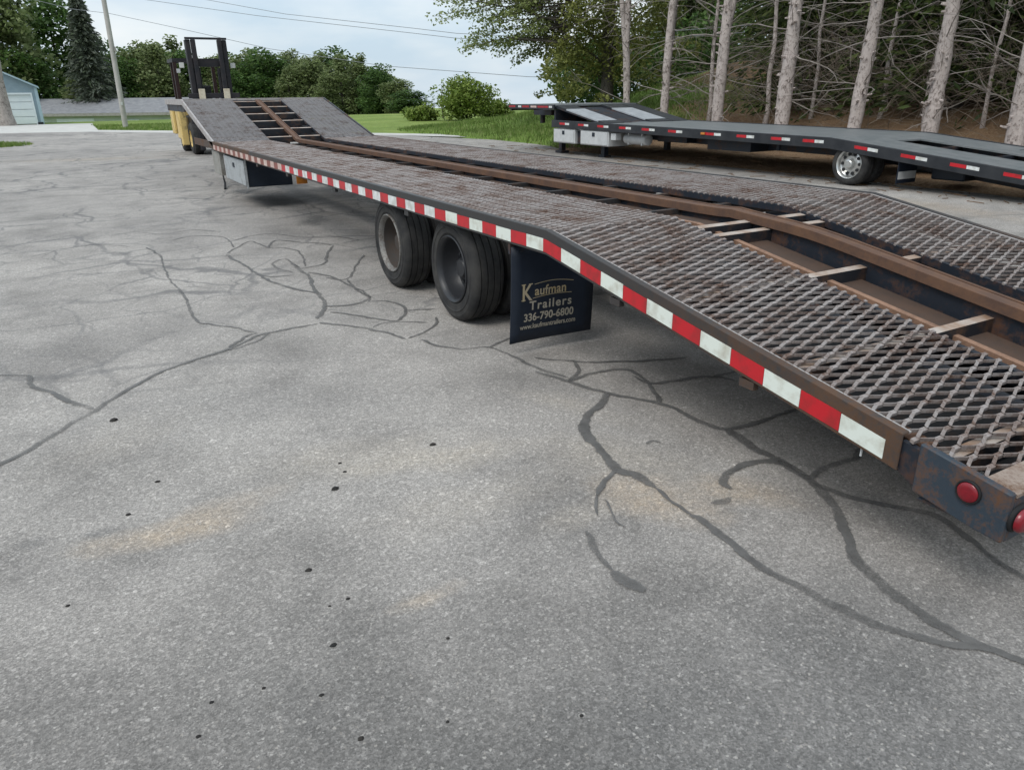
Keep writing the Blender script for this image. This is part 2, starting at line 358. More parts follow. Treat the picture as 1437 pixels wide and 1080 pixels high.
# ------------------------------------------------------------------ mesh builder
class MB:
    def __init__(s): s.v = []; s.f = []
    def add(s, vs, fs):
        o = len(s.v); s.v.extend(tuple(x) for x in vs); s.f.extend(tuple(i+o for i in q) for q in fs); return s
    def box(s, x0, x1, y0, y1, z0, z1):
        return s.add([(x0, y0, z0), (x1, y0, z0), (x1, y1, z0), (x0, y1, z0), (x0, y0, z1), (x1, y0, z1), (x1, y1, z1), (x0, y1, z1)],
                     [(0, 3, 2, 1), (4, 5, 6, 7), (0, 1, 5, 4), (1, 2, 6, 5), (2, 3, 7, 6), (3, 0, 4, 7)])
    def sweep(s, prof, path):
        """prof [(x,dz)] closed polygon, path [(y,z)] : swept along y with vertical offset"""
        n = len(prof); vs = [(px, y, z+pz) for (y, z) in path for (px, pz) in prof]
        fs = []
        for k in range(len(path)-1):
            for i in range(n):
                j = (i+1) % n; fs.append((k*n+i, k*n+j, (k+1)*n+j, (k+1)*n+i))
        fs.append(tuple(range(n))[::-1]); fs.append(tuple((len(path)-1)*n+i for i in range(n)))
        return s.add(vs, fs)
    def tube(s, pts, rad, n=6, caps=True):
        pts = [Vector(p) for p in pts]
        if not hasattr(rad, '__len__'): rad = [rad]*len(pts)
        vs = []; fs = []
        ref = None
        for k, p in enumerate(pts):
            d = (pts[min(k+1, len(pts)-1)]-pts[max(k-1, 0)]).normalized()
            if ref is None: ref = Vector((0, 0, 1)) if abs(d.z) < .9 else Vector((1, 0, 0))
            a = d.cross(ref).normalized(); b = a.cross(d); ref = b
            # keep frame stable
            ref = b
            for i in range(n):
                t = 2*math.pi*i/n
                vs.append(p+(a*math.cos(t)+b*math.sin(t))*rad[k])
            ref = Vector((0, 0, 1)) if abs(d.z) < .9 else Vector((1, 0, 0))
        for k in range(len(pts)-1):
            for i in range(n):
                j = (i+1) % n; fs.append((k*n+i, k*n+j, (k+1)*n+j, (k+1)*n+i))
        if caps:
            fs.append(tuple(range(n))[::-1]); fs.append(tuple((len(pts)-1)*n+i for i in range(n)))
        return s.add(vs, fs)
    def lathe_x(s, prof, cx, cy, cz, n=40, sgn=1):
        """prof [(x,r)] around the x axis"""
        vs = []; fs = []; m_ = len(prof)
        for i in range(n):
            t = 2*math.pi*i/n
            for (x, r) in prof: vs.append((cx+sgn*x, cy+r*math.cos(t), cz+r*math.sin(t)))
        for i in range(n):
            j = (i+1) % n
            for k in range(m_-1):
                q = (i*m_+k, i*m_+k+1, j*m_+k+1, j*m_+k); fs.append(q if sgn > 0 else q[::-1])
        return s.add(vs, fs)
    def build(s, name, mat, parent=None, smooth=False, bevel=0, label=None):
        org = WORLD.get(parent.name, Vector((0, 0, 0))) if parent else Vector((0, 0, 0))
        me = bpy.data.meshes.new(name)
        me.from_pydata([(x-org[0], y-org[1], z-org[2]) for x, y, z in s.v], [], s.f)
        me.materials.append(mats[mat]); me.update()
        bm = bmesh.new(); bm.from_mesh(me); bmesh.ops.recalc_face_normals(bm, faces=bm.faces); bm.to_mesh(me); bm.free()
        if smooth:
            for p in me.polygons: p.use_smooth = True
        o = bpy.data.objects.new(name, me); COL.objects.link(o)
        if parent: o.parent = parent; WORLD[o.name] = org
        if bevel:
            b = o.modifiers.new('bevel', 'BEVEL'); b.width = bevel; b.segments = 1; b.limit_method = 'ANGLE'
        if label: o['label'] = label
        return o

def smooth_angle(o, deg=40):
    me = o.data
    for p in me.polygons: p.use_smooth = True
    try: me.set_sharp_from_angle(angle=math.radians(deg))
    except Exception: pass
    return o

def thing(name, label, cat, loc, group=None):
    o = bpy.data.objects.new(name, None); COL.objects.link(o); o.location = loc
    o.empty_display_size = .3
    o['label'] = label; o['category'] = cat
    if group: o['group'] = group
    WORLD[o.name] = Vector(loc); return o
def tag(o, label, cat, group=None):
    o['label'] = label; o['category'] = cat
    if group: o['group'] = group
    return o
def kind(o, k): o['kind'] = k; return o

def np_mesh(name, verts, quads, mat, parent=None, tri=False, flat=False):
    me = bpy.data.meshes.new(name); k = 3 if tri else 4
    verts = np.asarray(verts, np.float32); quads = np.asarray(quads, np.int32)
    me.vertices.add(len(verts)); me.vertices.foreach_set('co', verts.ravel())
    me.loops.add(quads.size); me.loops.foreach_set('vertex_index', quads.ravel())
    me.polygons.add(len(quads)); me.polygons.foreach_set('loop_start', np.arange(0, quads.size, k, dtype=np.int32))
    me.update(calc_edges=True); me.validate()
    if flat: me.shade_flat()
    me.materials.append(mats[mat])
    o = bpy.data.objects.new(name, me); COL.objects.link(o)
    if parent: o.parent = parent
    return o

def dup(root, loc, rz=0, scale=(1, 1, 1), label=None):
    c = root.copy(); COL.objects.link(c); c.location = loc; c.rotation_euler = (0, 0, rz); c.scale = scale
    if label: c['label'] = label
    for ch in list(root.children):
        d = ch.copy(); COL.objects.link(d); d.parent = c
        for g in list(ch.children):
            e = g.copy(); COL.objects.link(e); e.parent = d
    return c

# ------------------------------------------------------------------ ground
def sm(t): t = min(1., max(0., t)); return t*t*(3-2*t)
def hill(x, y):
    far_ = sm((21-y)/7)
    k = (sm((x-13.2)/11)*2.0*far_+sm((x-11.6)/8)*.62*(1-far_))*sm((37-y)/9)
    k += 2.1*math.exp(-((x-24)/4.2)**2-((y-22.5)/4.5)**2)*.8
    n = mnoise.noise((x*.35, y*.35, 0))*.22*sm((x-12)/4)
    return k+n*sm((40-y)/10)
def dip(x, y):
    t = max(0., y-58); return -.052*t*t/(t+6) if t > 0 else 0.
def zg(x, y):
    if x > 11.0 and y < 38: return hill(x, y)
    return dip(x, y)-.03

def grid(name, x0, x1, nx, y0, y1, ny, fz, mat):
    xs = np.linspace(x0, x1, nx); ys = np.linspace(y0, y1, ny)
    v = [(x, y, fz(x, y)) for y in ys for x in xs]
    q = [(j*nx+i, j*nx+i+1, (j+1)*nx+i+1, (j+1)*nx+i) for j in range(ny-1) for i in range(nx-1)]
    o = np_mesh(name, v, q, mat)
    for p in o.data.polygons: p.use_smooth = True
    return kind(o, 'structure')
MBg = MB()
grid('ground', -120, 120, 161, -60, 180, 161, lambda x, y: -.03+dip(x, y), 'grass_ground')
MBg.add([(-1600, 700, -34), (1600, 700, -34), (1600, 2400, -36), (-1600, 2400, -36)], [(0, 1, 2, 3)])
# the same ground carried out to the horizon as a ring around it
MBg.add([(-1600, -1600, -.03), (1600, -1600, -.03), (1600, -60, -.03), (-1600, -60, -.03)], [(0, 1, 2, 3)])
MBg.add([(-1600, 180, -.03+dip(0, 180)), (1600, 180, -.03+dip(0, 180)), (1600, 700, -34), (-1600, 700, -34)], [(0, 1, 2, 3)])
for sx in (-1, 1):
    ys = np.linspace(-60, 180, 161); n = len(ys)
    MBg.add([(sx*120, y, -.03+dip(0, y)) for y in ys]+[(sx*1600, y, -.03+dip(0, y)) for y in ys], [(i, i+1, n+i+1, n+i) for i in range(n-1)])
kind(MBg.build('ground', 'grass_ground'), 'structure')

lot = [(-70, -15), (11.4, -15), (11.3, 5), (11.6, 14), (12.2, 19), (12.3, 22.5), (10.8, 27.8), (7.6, 31.8), (4.4, 36.0), (1.4, 40.2), (-6, 43.5), (-70, 58)]
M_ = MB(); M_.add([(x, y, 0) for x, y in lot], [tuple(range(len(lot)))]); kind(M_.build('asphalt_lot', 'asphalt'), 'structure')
low = [(-70, 57.5), (-6, 43.0), (1.4, 39.9), (4.4, 35.7), (7.6, 31.5), (10.8, 27.4), (12.5, 24.0)]
upp = [(-70, 62), (-6, 54.5), (2.0, 53.5), (1.75, 41.9), (4.6, 38.2), (8.0, 33.4), (11.1, 29.2), (13.2, 25.6)]
M_ = MB(); pl = low+upp[::-1]; M_.add([(x, y, .005) for x, y in pl], [tuple(range(len(pl)))]); kind(M_.build('road', 'road'), 'structure')

def bank_z(x, y):
    e = .13*mnoise.noise((x*.8, y*.8, 3.1))+.05*mnoise.noise((x*3.1, y*3.1, 1.7))
    edge = -.10+.17*sm((x-10.9-1.1*sm((y-16)/5)+1.6*e)/.9)
    edge -= .3*sm((y-29)/7)
    return edge+hill(x, y)
grid('forest_floor', 9.6, 62, 132, -14, 37, 128, bank_z, 'litter')
# grass verge left of the lot: low turf mound
def verge(name, cx, cy, rx, ry, h):
    v = []; q = []; nr, na = 8, 40
    for i in range(nr+1):
        for j in range(na):
            a = 2*math.pi*j/na; r = i/nr
            rr = r*(1+.10*mnoise.noise((math.cos(a)*1.5+cx, math.sin(a)*1.5, .3)))
            v.append((cx+rx*rr*math.cos(a), cy+ry*rr*math.sin(a), -.02+h*(1-r**3)))
    for i in range(nr):
        for j in range(na):
            k = (j+1) % na; q.append((i*na+j, i*na+k, (i+1)*na+k, (i+1)*na+j))
    o = np_mesh(name, v, q, 'grass_ground'); return kind(o, 'structure')
verge('grass_verge', -6.5, 30.5, 5.9, 2.6, .09)

# blades of grass
def blades(name, spots, h0, h1, wd):
    n = len(spots); p = np.array(spots); a = rng.uniform(0, 2*np.pi, n); h = rng.uniform(h0, h1, n)
    d = np.stack([np.cos(a), np.sin(a), np.zeros(n)], 1); lean = rng.normal(0, .28, (n, 2))*h[:, None]
    v = np.zeros((n, 3, 3)); v[:, 0] = p-d*wd; v[:, 1] = p+d*wd; v[:, 2] = p
    v[:, 2, :2] += lean; v[:, 2, 2] += h
    o = np_mesh(name, v.reshape(-1, 3), np.arange(n*3).reshape(n, 3), 'blade', tri=True); return kind(o, 'stuff')
sp = []
while len(sp) < 26000:
    x = random.uniform(11.6, 22); y = random.uniform(16.5, 36)
    if random.random() > sm((y-15.5-1.6*mnoise.noise((x*.5, y*.5, 0)))/3.5): continue
    z = bank_z(x, y)
    if z < -.03: continue
    sp.append((x, y, z))
blades('tall_grass', sp, .05, .17, .014)
sp = []
while len(sp) < 9000:
    a = random.uniform(0, 6.28); r = math.sqrt(random.random())
    sp.append((-6.5+5.8*r*math.cos(a), 30.5+2.5*r*math.sin(a), -.01+.09*(1-r**3)))
for k in range(9000):
    x = random.uniform(1.8, 9); y = random.uniform(33.5, 50)
    if y > 41.9-(x-1.75)*1.30+.3: sp.append((x, y, -.03))
blades('lawn_grass', sp, .05, .13, .02)

# tar crack seals: thin irregular ribbons lying on the asphalt
CRACKS=[
(0.05,[(-0.54,3.406),(-0.47,3.484),(-0.383,3.574),(-0.274,3.711),(-0.098,3.938),(0.015,4.086),(0.226,4.322),(0.411,4.448),(0.651,4.563),(0.805,4.697),(0.922,4.773),(1.271,4.806)]),
(0.03,[(0.607,4.551),(0.714,4.563),(0.834,4.628),(0.952,4.754)]),
(0.04,[(0.658,4.599),(0.726,4.679),(0.801,4.778),(0.887,4.814)]),
(0.045,[(-0.393,4.695),(-0.37,4.502),(-0.271,4.292),(-0.179,4.095),(-0.093,3.946)]),
(0.02,[(-0.562,4.813),(-0.458,4.735),(-0.389,4.673)]),
(0.03,[(0.572,8.419),(0.641,7.843),(0.591,6.898),(0.61,6.103),(0.598,5.745),(0.583,5.323),(0.651,5.18),(0.779,5.003),(0.873,4.804)]),
(0.045,[(1.2,7.576),(1.253,6.797),(1.279,6.374),(1.352,5.96),(1.491,5.64)]),
(0.05,[(1.621,6.819),(1.623,6.471),(1.618,6.232),(1.53,5.776),(1.457,5.254),(1.3,4.918)]),
(0.05,[(1.442,5.206),(1.635,5.141),(1.787,5.222)]),
(0.035,[(1.806,5.272),(1.818,5.59),(1.759,6.14),(1.643,6.375)]),
(0.05,[(1.289,4.825),(1.404,4.684),(1.529,4.481),(1.653,4.18)]),
(0.035,[(1.432,5.045),(1.562,4.855),(1.657,4.691),(1.744,4.585),(1.864,4.716),(1.914,4.904),(1.882,5.101),(1.781,5.166)]),
(0.03,[(1.653,4.18),(1.809,4.258),(1.935,4.366),(2.016,4.514)]),
(0.025,[(1.553,4.513),(1.667,4.585),(1.912,4.43)]),
(0.035,[(1.714,4.099),(1.751,3.968),(1.85,3.825),(2.005,3.752),(2.045,3.535),(2.06,3.312),(2.118,3.079)]),
(0.03,[(1.996,3.758),(2.233,3.857),(2.432,3.91)]),
(0.035,[(1.538,6.439),(1.467,6.73),(1.505,6.966),(1.623,7.054),(1.64,6.824),(1.641,6.617)]),
(0.04,[(1.645,6.564),(1.763,6.588),(1.882,6.666),(2.06,7.114),(2.218,7.451)]),
(0.03,[(1.204,7.619),(1.356,7.893),(1.558,8.165),(1.624,7.715),(1.749,7.632),(1.83,7.388),(1.799,7.051),(1.7,6.629)]),
(0.03,[(1.723,6.087),(1.859,5.955),(2.139,6.498),(2.316,6.826)]),
(0.03,[(1.243,6.536),(1.361,6.368),(1.532,6.349)]),
(0.03,[(1.847,5.919),(1.802,5.534),(1.805,5.305),(1.765,5.152)]),
(0.03,[(1.42,8.328),(1.68,8.526),(1.89,8.462),(2.071,8.112),(2.356,7.995),(2.54,7.58)]),
(0.03,[(1.624,7.715),(1.796,8.077),(1.987,7.808),(2.154,7.629),(2.218,7.451)]),
(0.025,[(0.852,8.707),(1.082,8.85),(1.343,8.6),(1.338,7.905)]),
(0.025,[(0.294,9.379),(0.557,9.519),(0.804,9.192),(1.146,9.287),(1.405,8.947)]),
(0.025,[(-0.443,8.527),(-0.12,8.806),(0.148,8.895),(0.437,8.568)]),
(0.03,[(1.899,4.798),(2.086,4.712)]),
(0.035,[(2.019,3.257),(2.083,3.035),(2.165,2.787),(2.232,2.666),(2.303,2.545),(2.317,2.414),(2.316,2.276),(2.36,2.17),(2.461,2.143),(2.64,2.144),(2.814,2.155)]),
(0.05,[(2.17,2.794),(2.023,2.668),(1.915,2.615),(1.816,2.496),(1.766,2.381),(1.737,2.244),(1.702,2.105),(1.739,2.032),(1.734,1.923)]),
(0.02,[(1.734,1.923),(1.723,1.794),(1.714,1.693)]),
(0.03,[(1.702,2.105),(1.61,2.062),(1.515,1.979)]),
(0.018,[(1.507,1.985),(1.455,1.929),(1.423,1.864)]),
(0.042,[(1.709,1.696),(1.728,1.639),(1.703,1.515),(1.692,1.383),(1.691,1.297),(1.712,1.184),(1.732,1.078),(1.757,0.984),(1.8,0.907),(1.841,0.834),(1.914,0.783),(1.943,0.726),(1.954,0.682),(1.984,0.628)]),
(0.045,[(2.361,2.16),(2.327,1.977),(2.314,1.818),(2.279,1.644),(2.227,1.517),(2.134,1.38),(2.011,1.246),(1.947,1.143),(1.918,1.041),(1.908,0.936),(1.908,0.826),(1.931,0.765)]),
(0.045,[(2.279,1.644),(2.314,1.732),(2.304,1.818),(2.208,1.866),(2.071,1.863),(2.002,1.822),(1.976,1.76)]),
(0.04,[(2.285,1.65),(2.419,1.685),(2.527,1.688),(2.613,1.671),(2.733,1.74)]),
(0.035,[(2.28,1.621),(2.302,1.515),(2.355,1.409),(2.407,1.335),(2.447,1.269),(2.444,1.192),(2.409,1.088),(2.367,0.997),(2.344,0.883),(2.345,0.803)]),
(0.03,[(1.328,1.804),(1.29,1.694),(1.269,1.573)]),
(0.055,[(1.269,1.573),(1.273,1.508),(1.29,1.438)]),
(0.035,[(1.839,1.723),(1.874,1.702),(1.928,1.713)]),
(0.012,[(1.517,1.949),(1.479,1.858),(1.461,1.814),(1.464,1.765)]),
(0.03,[(2.083,3.035),(2.288,3.058),(2.462,3.012),(2.44,2.812),(2.362,2.665),(2.303,2.545)]),
(0.03,[(2.138,3.449),(2.296,3.281),(2.598,3.091),(2.882,2.982)]),
(0.03,[(2.296,3.281),(2.225,3.129),(2.083,3.035)]),
(0.03,[(2.427,2.91),(2.439,2.784),(2.609,2.737),(2.782,2.689),(2.86,2.522),(2.906,2.382),(2.92,2.265)]),
(0.03,[(2.782,2.689),(2.962,2.669),(3.208,2.676)]),
(0.02,[(1.953,2.227),(1.994,2.241),(2.008,2.213)]),
]

def crack_mesh():
    v = []; q = []; ed = []
    for ci, (wd, pts) in enumerate(CRACKS):
        P = [Vector((x, y, 0)) for x, y in pts]
        # catmull-rom resample
        fine = []
        for i in range(len(P)-1):
            p0 = P[max(i-1, 0)]; p1 = P[i]; p2 = P[i+1]; p3 = P[min(i+2, len(P)-1)]
            L = (p2-p1).length; n = max(3, int(L/.022))
            n = min(n, 60)
            for k in range(n):
                t = k/n
                fine.append(.5*((2*p1)+(p2-p0)*t+(2*p0-5*p1+4*p2-p3)*t*t+(3*p1-p0-3*p2+p3)*t**3))
        fine.append(P[-1])
        o = len(v); n = len(fine)
        for i, p in enumerate(fine):
            d = (fine[min(i+1, n-1)]-fine[max(i-1, 0)]).normalized(); s = Vector((-d.y, d.x, 0))
            jit = .016*Vector((mnoise.noise((p.x*7, p.y*7, ci)), mnoise.noise((p.x*7, p.y*7, ci+9)), 0))+.007*Vector((mnoise.noise((p.x*23, p.y*23, ci)), mnoise.noise((p.x*23, p.y*23, ci+9)), 0))
            k = wd*(.56 if p.y < 3.3 else .42)*(1+.45*mnoise.noise((p.x*4, p.y*4, ci*3.3))+.38*mnoise.noise((p.x*19, p.y*19, ci)))
            taper = min(1, .45+min(i, n-1-i)/4)
            k *= taper
            for t, e in ((-1, 0.), (-.45, .8), (0, 1.), (.45, .8), (1, 0.)):
                c = p+jit+s*(k*t); v.append((c.x, c.y, .0035+.0015*(1-abs(t))+.00002*ci)); ed.append(e if 0 < i < n-1 else e*.5)
        for i in range(n-1):
            for k in range(4): a = o+i*5+k; q.append((a, a+1, a+6, a+5))
    ob = np_mesh('tar_crack_seal', v, q, 'tar')
    at = ob.data.attributes.new('edge', 'FLOAT', 'POINT'); at.data.foreach_set('value', np.array(ed, np.float32))
    kind(ob, 'structure')
crack_mesh()

# ------------------------------------------------------------------ foliage makers
def cards(P, size, asp=.7, up=.35, seed=0):
    """random leaf quads at points P (n,3)"""
    r = np.random.default_rng(seed); n = len(P)
    size = np.broadcast_to(size, (n,))*r.uniform(.65, 1.35, n)
    nrm = r.normal(0, 1, (n, 3)); nrm[:, 2] = np.abs(nrm[:, 2])+up; nrm /= np.linalg.norm(nrm, axis=1)[:, None]
    t = r.normal(0, 1, (n, 3)); a = np.cross(nrm, t); a /= np.linalg.norm(a, axis=1)[:, None]; b = np.cross(nrm, a)
    a *= size[:, None]*.5; b *= size[:, None]*.5*asp
    v = np.stack([P-a, P-b*1., P+a, P+b*1.], 1)      # rhombic leaf
    return v.reshape(-1, 3), np.arange(4*n).reshape(n, 4)
def clumps(cl, per, seed, flat=.8):
    r = np.random.default_rng(seed); out = []
    for (x, y, z, rad) in cl:
        n = max(6, int(per*rad*rad))
        d = r.normal(0, 1, (n, 3)); d /= np.linalg.norm(d, axis=1)[:, None]
        k = r.uniform(.35, 1.05, n)**.6
        p = d*k[:, None]*rad; p[:, 2] *= flat
        out.append(p+np.array([x, y, z]))
    return np.concatenate(out)
def crown_cl(seed, rx, z0, z1, n, rad, pointed=.0):
    r = np.random.default_rng(seed); cl = []
    while len(cl) < n:
        u = r.uniform(-1, 1, 3)
        if np.linalg.norm(u) > 1 or np.linalg.norm(u) < .35: continue
        h = (u[2]+1)/2
        w_ = rx*(1-pointed*h)
        cl.append((u[0]*w_, u[1]*w_, z0+(z1-z0)*h, rad*r.uniform(.6, 1.25)*(1-.45*pointed*h)))
    return cl
def trunk_mb(h, r0, r1, lean=(0, 0), n=10, seg=8, wob=.04, seed=0, z0=-.3):
    r = random.Random(seed); pts = []; rad = []
    for i in range(seg+1):
        t = i/seg; k = t*h
        pts.append((lean[0]*t*t*h+(r.uniform(-wob, wob) if 0 < i else 0), lean[1]*t*t*h+(r.uniform(-wob, wob) if i else 0), z0+(h-z0)*t))
        rad.append((r0*(1-t)+r1*t)*(1.35 if i == 0 else 1.))
    m_ = MB(); m_.tube(pts, rad, n); return m_, pts

# unit broadleaf trees (8 m tall), copied along the far treeline
def broad(seed, rx, z1, mat, pointed, nc, per, leaf, label, group, loc, z0=.1):
    t = thing('broadleaf_tree', label, 'tree', (0, 0, 0), group)
    m_, _ = trunk_mb(z1*.75, .16, .05, seed=seed); m_.build('trunk', 'bark_dark', t, True)
    P = clumps(crown_cl(seed, rx, z0, z1-.4, nc, rx*.42, pointed), per, seed)
    v, q = cards(P, leaf, .75, .4, seed); np_mesh('crown', v, q, mat, t)
    t.location = loc; return t
TG = 'trees of the far treeline'
protos = [broad(11, 2.4, 8, 'leaf_far', .35, 60, 150, .25, '', TG, (0, 0, 0)),
          broad(12, 2.2, 8, 'leaf_far', .6, 58, 150, .25, '', TG, (0, 0, 0)),
          broad(13, 2.7, 8, 'leaf_deep', .25, 64, 130, .27, '', TG, (0, 0, 0)),
          broad(14, 1.7, 8, 'leaf_far', .75, 54, 160, .25, '', TG, (0, 0, 0))]
LINE = [ # x, y, top z, proto, label
 (7.2, 96.6, 4.9, 2, 'low dark green tree just right of the bare pole, over the grey roof'),
 (9.7, 101, 7.0, 0, 'rounded green tree behind the grey roof, right of the pole'),
 (10.9, 95.4, 6.9, 1, 'green tree touching the left of the narrow pointed tree by the forklift'),
 (13.8, 104, 8.2, 3, 'narrow pointed tree rising left of the forklift overhead guard'),
 (14.5, 97.8, 5.7, 2, 'green tree seen through the black forklift guard'),
 (17.5, 96, 5.5, 0, 'green tree seen between the two forklift mast rails'),
 (20.3, 94.5, 6.1, 0, 'green tree just right of the forklift mast'),
 (21.1, 88.9, 5.6, 2, 'second tree to the right of the forklift mast, rounded top'),
 (22.2, 85.1, 4.1, 1, 'lower tree at the notch in the treeline right of the forklift'),
 (24.2, 84.3, 5.0, 0, 'broad tree in the middle of the far treeline, right of the notch'),
 (26.9, 88.1, 5.9, 3, 'tallest tree in the far treeline behind the upper deck'),
 (26.5, 80.6, 5.2, 1, 'tree just right of the tallest one in the far treeline'),
 (28.4, 79.6, 5.3, 3, 'pointed tree above the far top corner of the ramp'),
 (28.1, 74.1, 3.7, 2, 'tree standing where the far treeline starts to drop'),
 (28.6, 70.8, 2.6, 0, 'small tree near the low right end of the far treeline'),
 (27.9, 65.7, 1.5, 2, 'lowest tree at the right end of the far treeline'),
 (18.7, 101, 5.6, 2, 'dark tree top behind the first trees right of the forklift mast'),
 (22.9, 95, 5.6, 3, 'tree top showing in the notch of the far treeline'),
 (25.2, 93, 6.0, 0, 'green tree top behind the middle of the far treeline'),
 (28.6, 90, 5.9, 2, 'broad dark tree behind the pointed tree above the ramp corner'),
 (30.4, 86, 5.0, 1, 'green tree behind the dropping end of the far treeline'),
 (31.0, 80, 3.6, 0, 'green tree behind the low right end of the far treeline'),
 (8.6, 104, 6.2, 2, 'dark tree between the pole and the rounded tree behind the grey roof'),
 (12.3, 105, 6.6, 0, 'tree top filling the gap left of the pointed tree'),
 (24.6, 80.5, 3.2, 1, 'low tree in front of the gap in the middle of the far treeline'),
 (29.6, 79.0, 3.6, 2, 'dark tree filling the gap behind the dropping end of the treeline'),
 (18.9, 90.5, 4.2, 2, 'low dark tree at the right foot of the forklift mast'),
 (4.5, 98, 4.6, 0, 'dark green tree low behind the foot of the spruce'),
 (-1.5, 90, 5.2, 2, 'dark bushy tree directly above the pale blue garage'),
 (1.6, 100, 11.4, 2, 'tall green tree left of the spruce'),
 (-3.2, 92, 12.6, 0, 'tall bright green tree at the left edge of the view'),
 (-6.0, 95, 8.0, 2, 'dark green tree behind the left of the garage roof'),
 (2.2, 88, 3.2, 1, 'low green tree between garage and spruce above the grey roof')]
for i, (x, y, zt, p, lab) in enumerate(LINE):
    base = zg(x, y)-.1; H = (zt*1.07+.15)-base; s = H/8.
    wsc = max(s*1.25, .78) if zt < 9 else s*1.0
    rz = (i*2.399) % 6.28
    used = protos[p].get('used')
    if not used:
        o = protos[p]; o['used'] = 1; o.location = (x, y, base); o.rotation_euler = (0, 0, rz); o.scale = (wsc, wsc, s); o['label'] = lab
    else: o = dup(protos[p], (x, y, base), rz, (wsc, wsc, s), lab)
for p in protos: del p['used']
for o in list(COL.objects):
    if 'used' in o.keys(): del o['used']

# spruce
def spruce(seed, H, R, whorls, nb, st, mat, card, z0=.8):
    r = np.random.default_rng(seed); P = []; A = []
    for k in range(whorls):
        z = z0+(H-z0)*(k/whorls)**.95; L = R*(1-(z-z0)/(H-z0+.3))**.8+.15
        for b in range(nb):
            a = r.uniform(0, 6.283); l = L*r.uniform(.6, 1.15); up = r.uniform(-.25, .12)
            for s in range(st):
                t = (s+r.uniform(.2, .9))/st
                rr = l*t
                P.append((rr*math.cos(a)+r.normal(0, .07*l), rr*math.sin(a)+r.normal(0, .07*l), z+rr*up-.25*t*t*l*.5+r.normal(0, .06)))
                A.append((math.cos(a+r.normal(0, .5)), math.sin(a+r.normal(0, .5)), up-.4*t+r.normal(0, .3)))
    P = np.array(P); A = np.array(A); A /= np.linalg.norm(A, axis=1)[:, None]
    n = len(P); t = r.normal(0, 1, (n, 3)); t[:, 2] *= .4; b = np.cross(A, t); b /= np.linalg.norm(b, axis=1)[:, None]
    sz = card*r.uniform(.6, 1.4, n)
    a = A*(sz*.5)[:, None]; b = b*(sz*.13)[:, None]
    v = np.stack([P-a, P-b, P+a, P+b], 1)
    return v.reshape(-1, 3), np.arange(4*n).reshape(n, 4)
t = thing('spruce_tree', 'tall blue-grey spruce with drooping tiers left of the bare pole', 'tree', (0, 0, 0))
m_, _ = trunk_mb(12.4, .22, .03, seed=3); m_.build('trunk', 'bark_dark', t, True)
v, q = spruce(5, 13.0, 3.1, 52, 13, 20, 'needle_blue', .50, .7); np_mesh('crown', v, q, 'needle_blue', t)
t.location = (3.95, 86, -2.7)
for (x, y, H, R, lab) in ((20.5, 40.4, 2.25, 2.1, 'rounded bright green bush on the lawn beyond the ramp'),
                          (23.0, 41.5, .95, 1.3, 'low green shrub between the bright bush and the grassy bank'),
                          (18.3, 42.0, .75, 1.2, 'low dark shrub at the left foot of the bright bush')):
    t = thing('bush', lab, 'bush', (0, 0, 0))
    m_, _ = trunk_mb(H*.6, .05, .02, seed=4); m_.build('stem', 'bark_dark', t, True)
    P = clumps(crown_cl(int(x*10), R*.8, .05, H*.95, 60, R*.34, .3), 330, int(x*7)); v, q = cards(P, .17, .6, .4, 8); np_mesh('crown', v, q, 'leaf_bush', t)
    t.location = (x, y, -.03)
for (x, y, H, R, lab) in ((19.5, 26.5, 2.6, 2.4, 'large dark bush under the leafy tree at the end of the wood'), (23.5, 29.5, 3.4, 3.0, 'tall dark bush on the bank behind the leafy tree'), (21.3, 28.5, 2.6, 2.4, 'dark bush behind the trunk of the leafy tree'), (27.0, 27.0, 4.4, 3.4, 'tallest dark bush deep in the wood behind the leafy tree')):
    t = thing('bush', lab, 'bush', (0, 0, 0))
    m_, _ = trunk_mb(H*.6, .07, .02, seed=4); m_.build('stem', 'bark_dark', t, True)
    P = clumps(crown_cl(int(x*10), R*.8, .1, H*.95, 44, R*.34, .2), 90, int(x*7)); v, q = cards(P, .22, .6, .4, 8); np_mesh('crown', v, q, 'leaf_deep', t)
    t.location = (x, y, bank_z(x, y)-.05)
for i_, (x, y, H, R) in enumerate(((19.2, 15.8, 1.6, 1.5), (20.5, 12.6, 1.9, 1.7), (18.6, 10.3, 1.5, 1.3), (20.2, 8.4, 2.2, 1.8), (18.2, 13.3, 1.1, 1.1), (21.6, 15.0, 2.6, 1.9))):
    t = thing('undergrowth_bush', ('green undergrowth bush between the forked pine and the slender straight pine', 'green bush in the dark behind the thickest pine', 'green bush behind the pine with the broken stub', 'green bush low in the wood by the right edge', 'small green bush just right of the thickest pine', 'tall green bush deep in the wood behind the forked pine')[i_], 'bush', (0, 0, 0), 'green undergrowth in the wood')
    m_, _ = trunk_mb(H*.6, .05, .02, seed=4); m_.build('stem', 'bark_dark', t, True)
    P = clumps(crown_cl(int(x*10), R*.8, .1, H*.95, 26, R*.30, .2), 110, int(x*7)); v, q = cards(P, .13, .6, .4, 8); np_mesh('crown', v, q, 'leaf_deep', t)
    t.location = (x, y, bank_z(x, y)-.05)
t = thing('broadleaf_tree', 'thin pale airy tree standing behind the bright bush', 'tree', (0, 0, 0))
m_, _ = trunk_mb(1.9, .06, .02, seed=6); m_.build('trunk', 'bark_dark', t, True)
P = clumps(crown_cl(61, 1.1, .5, 2.2, 16, .42, .3), 60, 61); v, q = cards(P, .20, .6, .4, 9); np_mesh('crown', v, q, 'leaf_bush', t)
t.location = (21.4, 45.5, -.03)

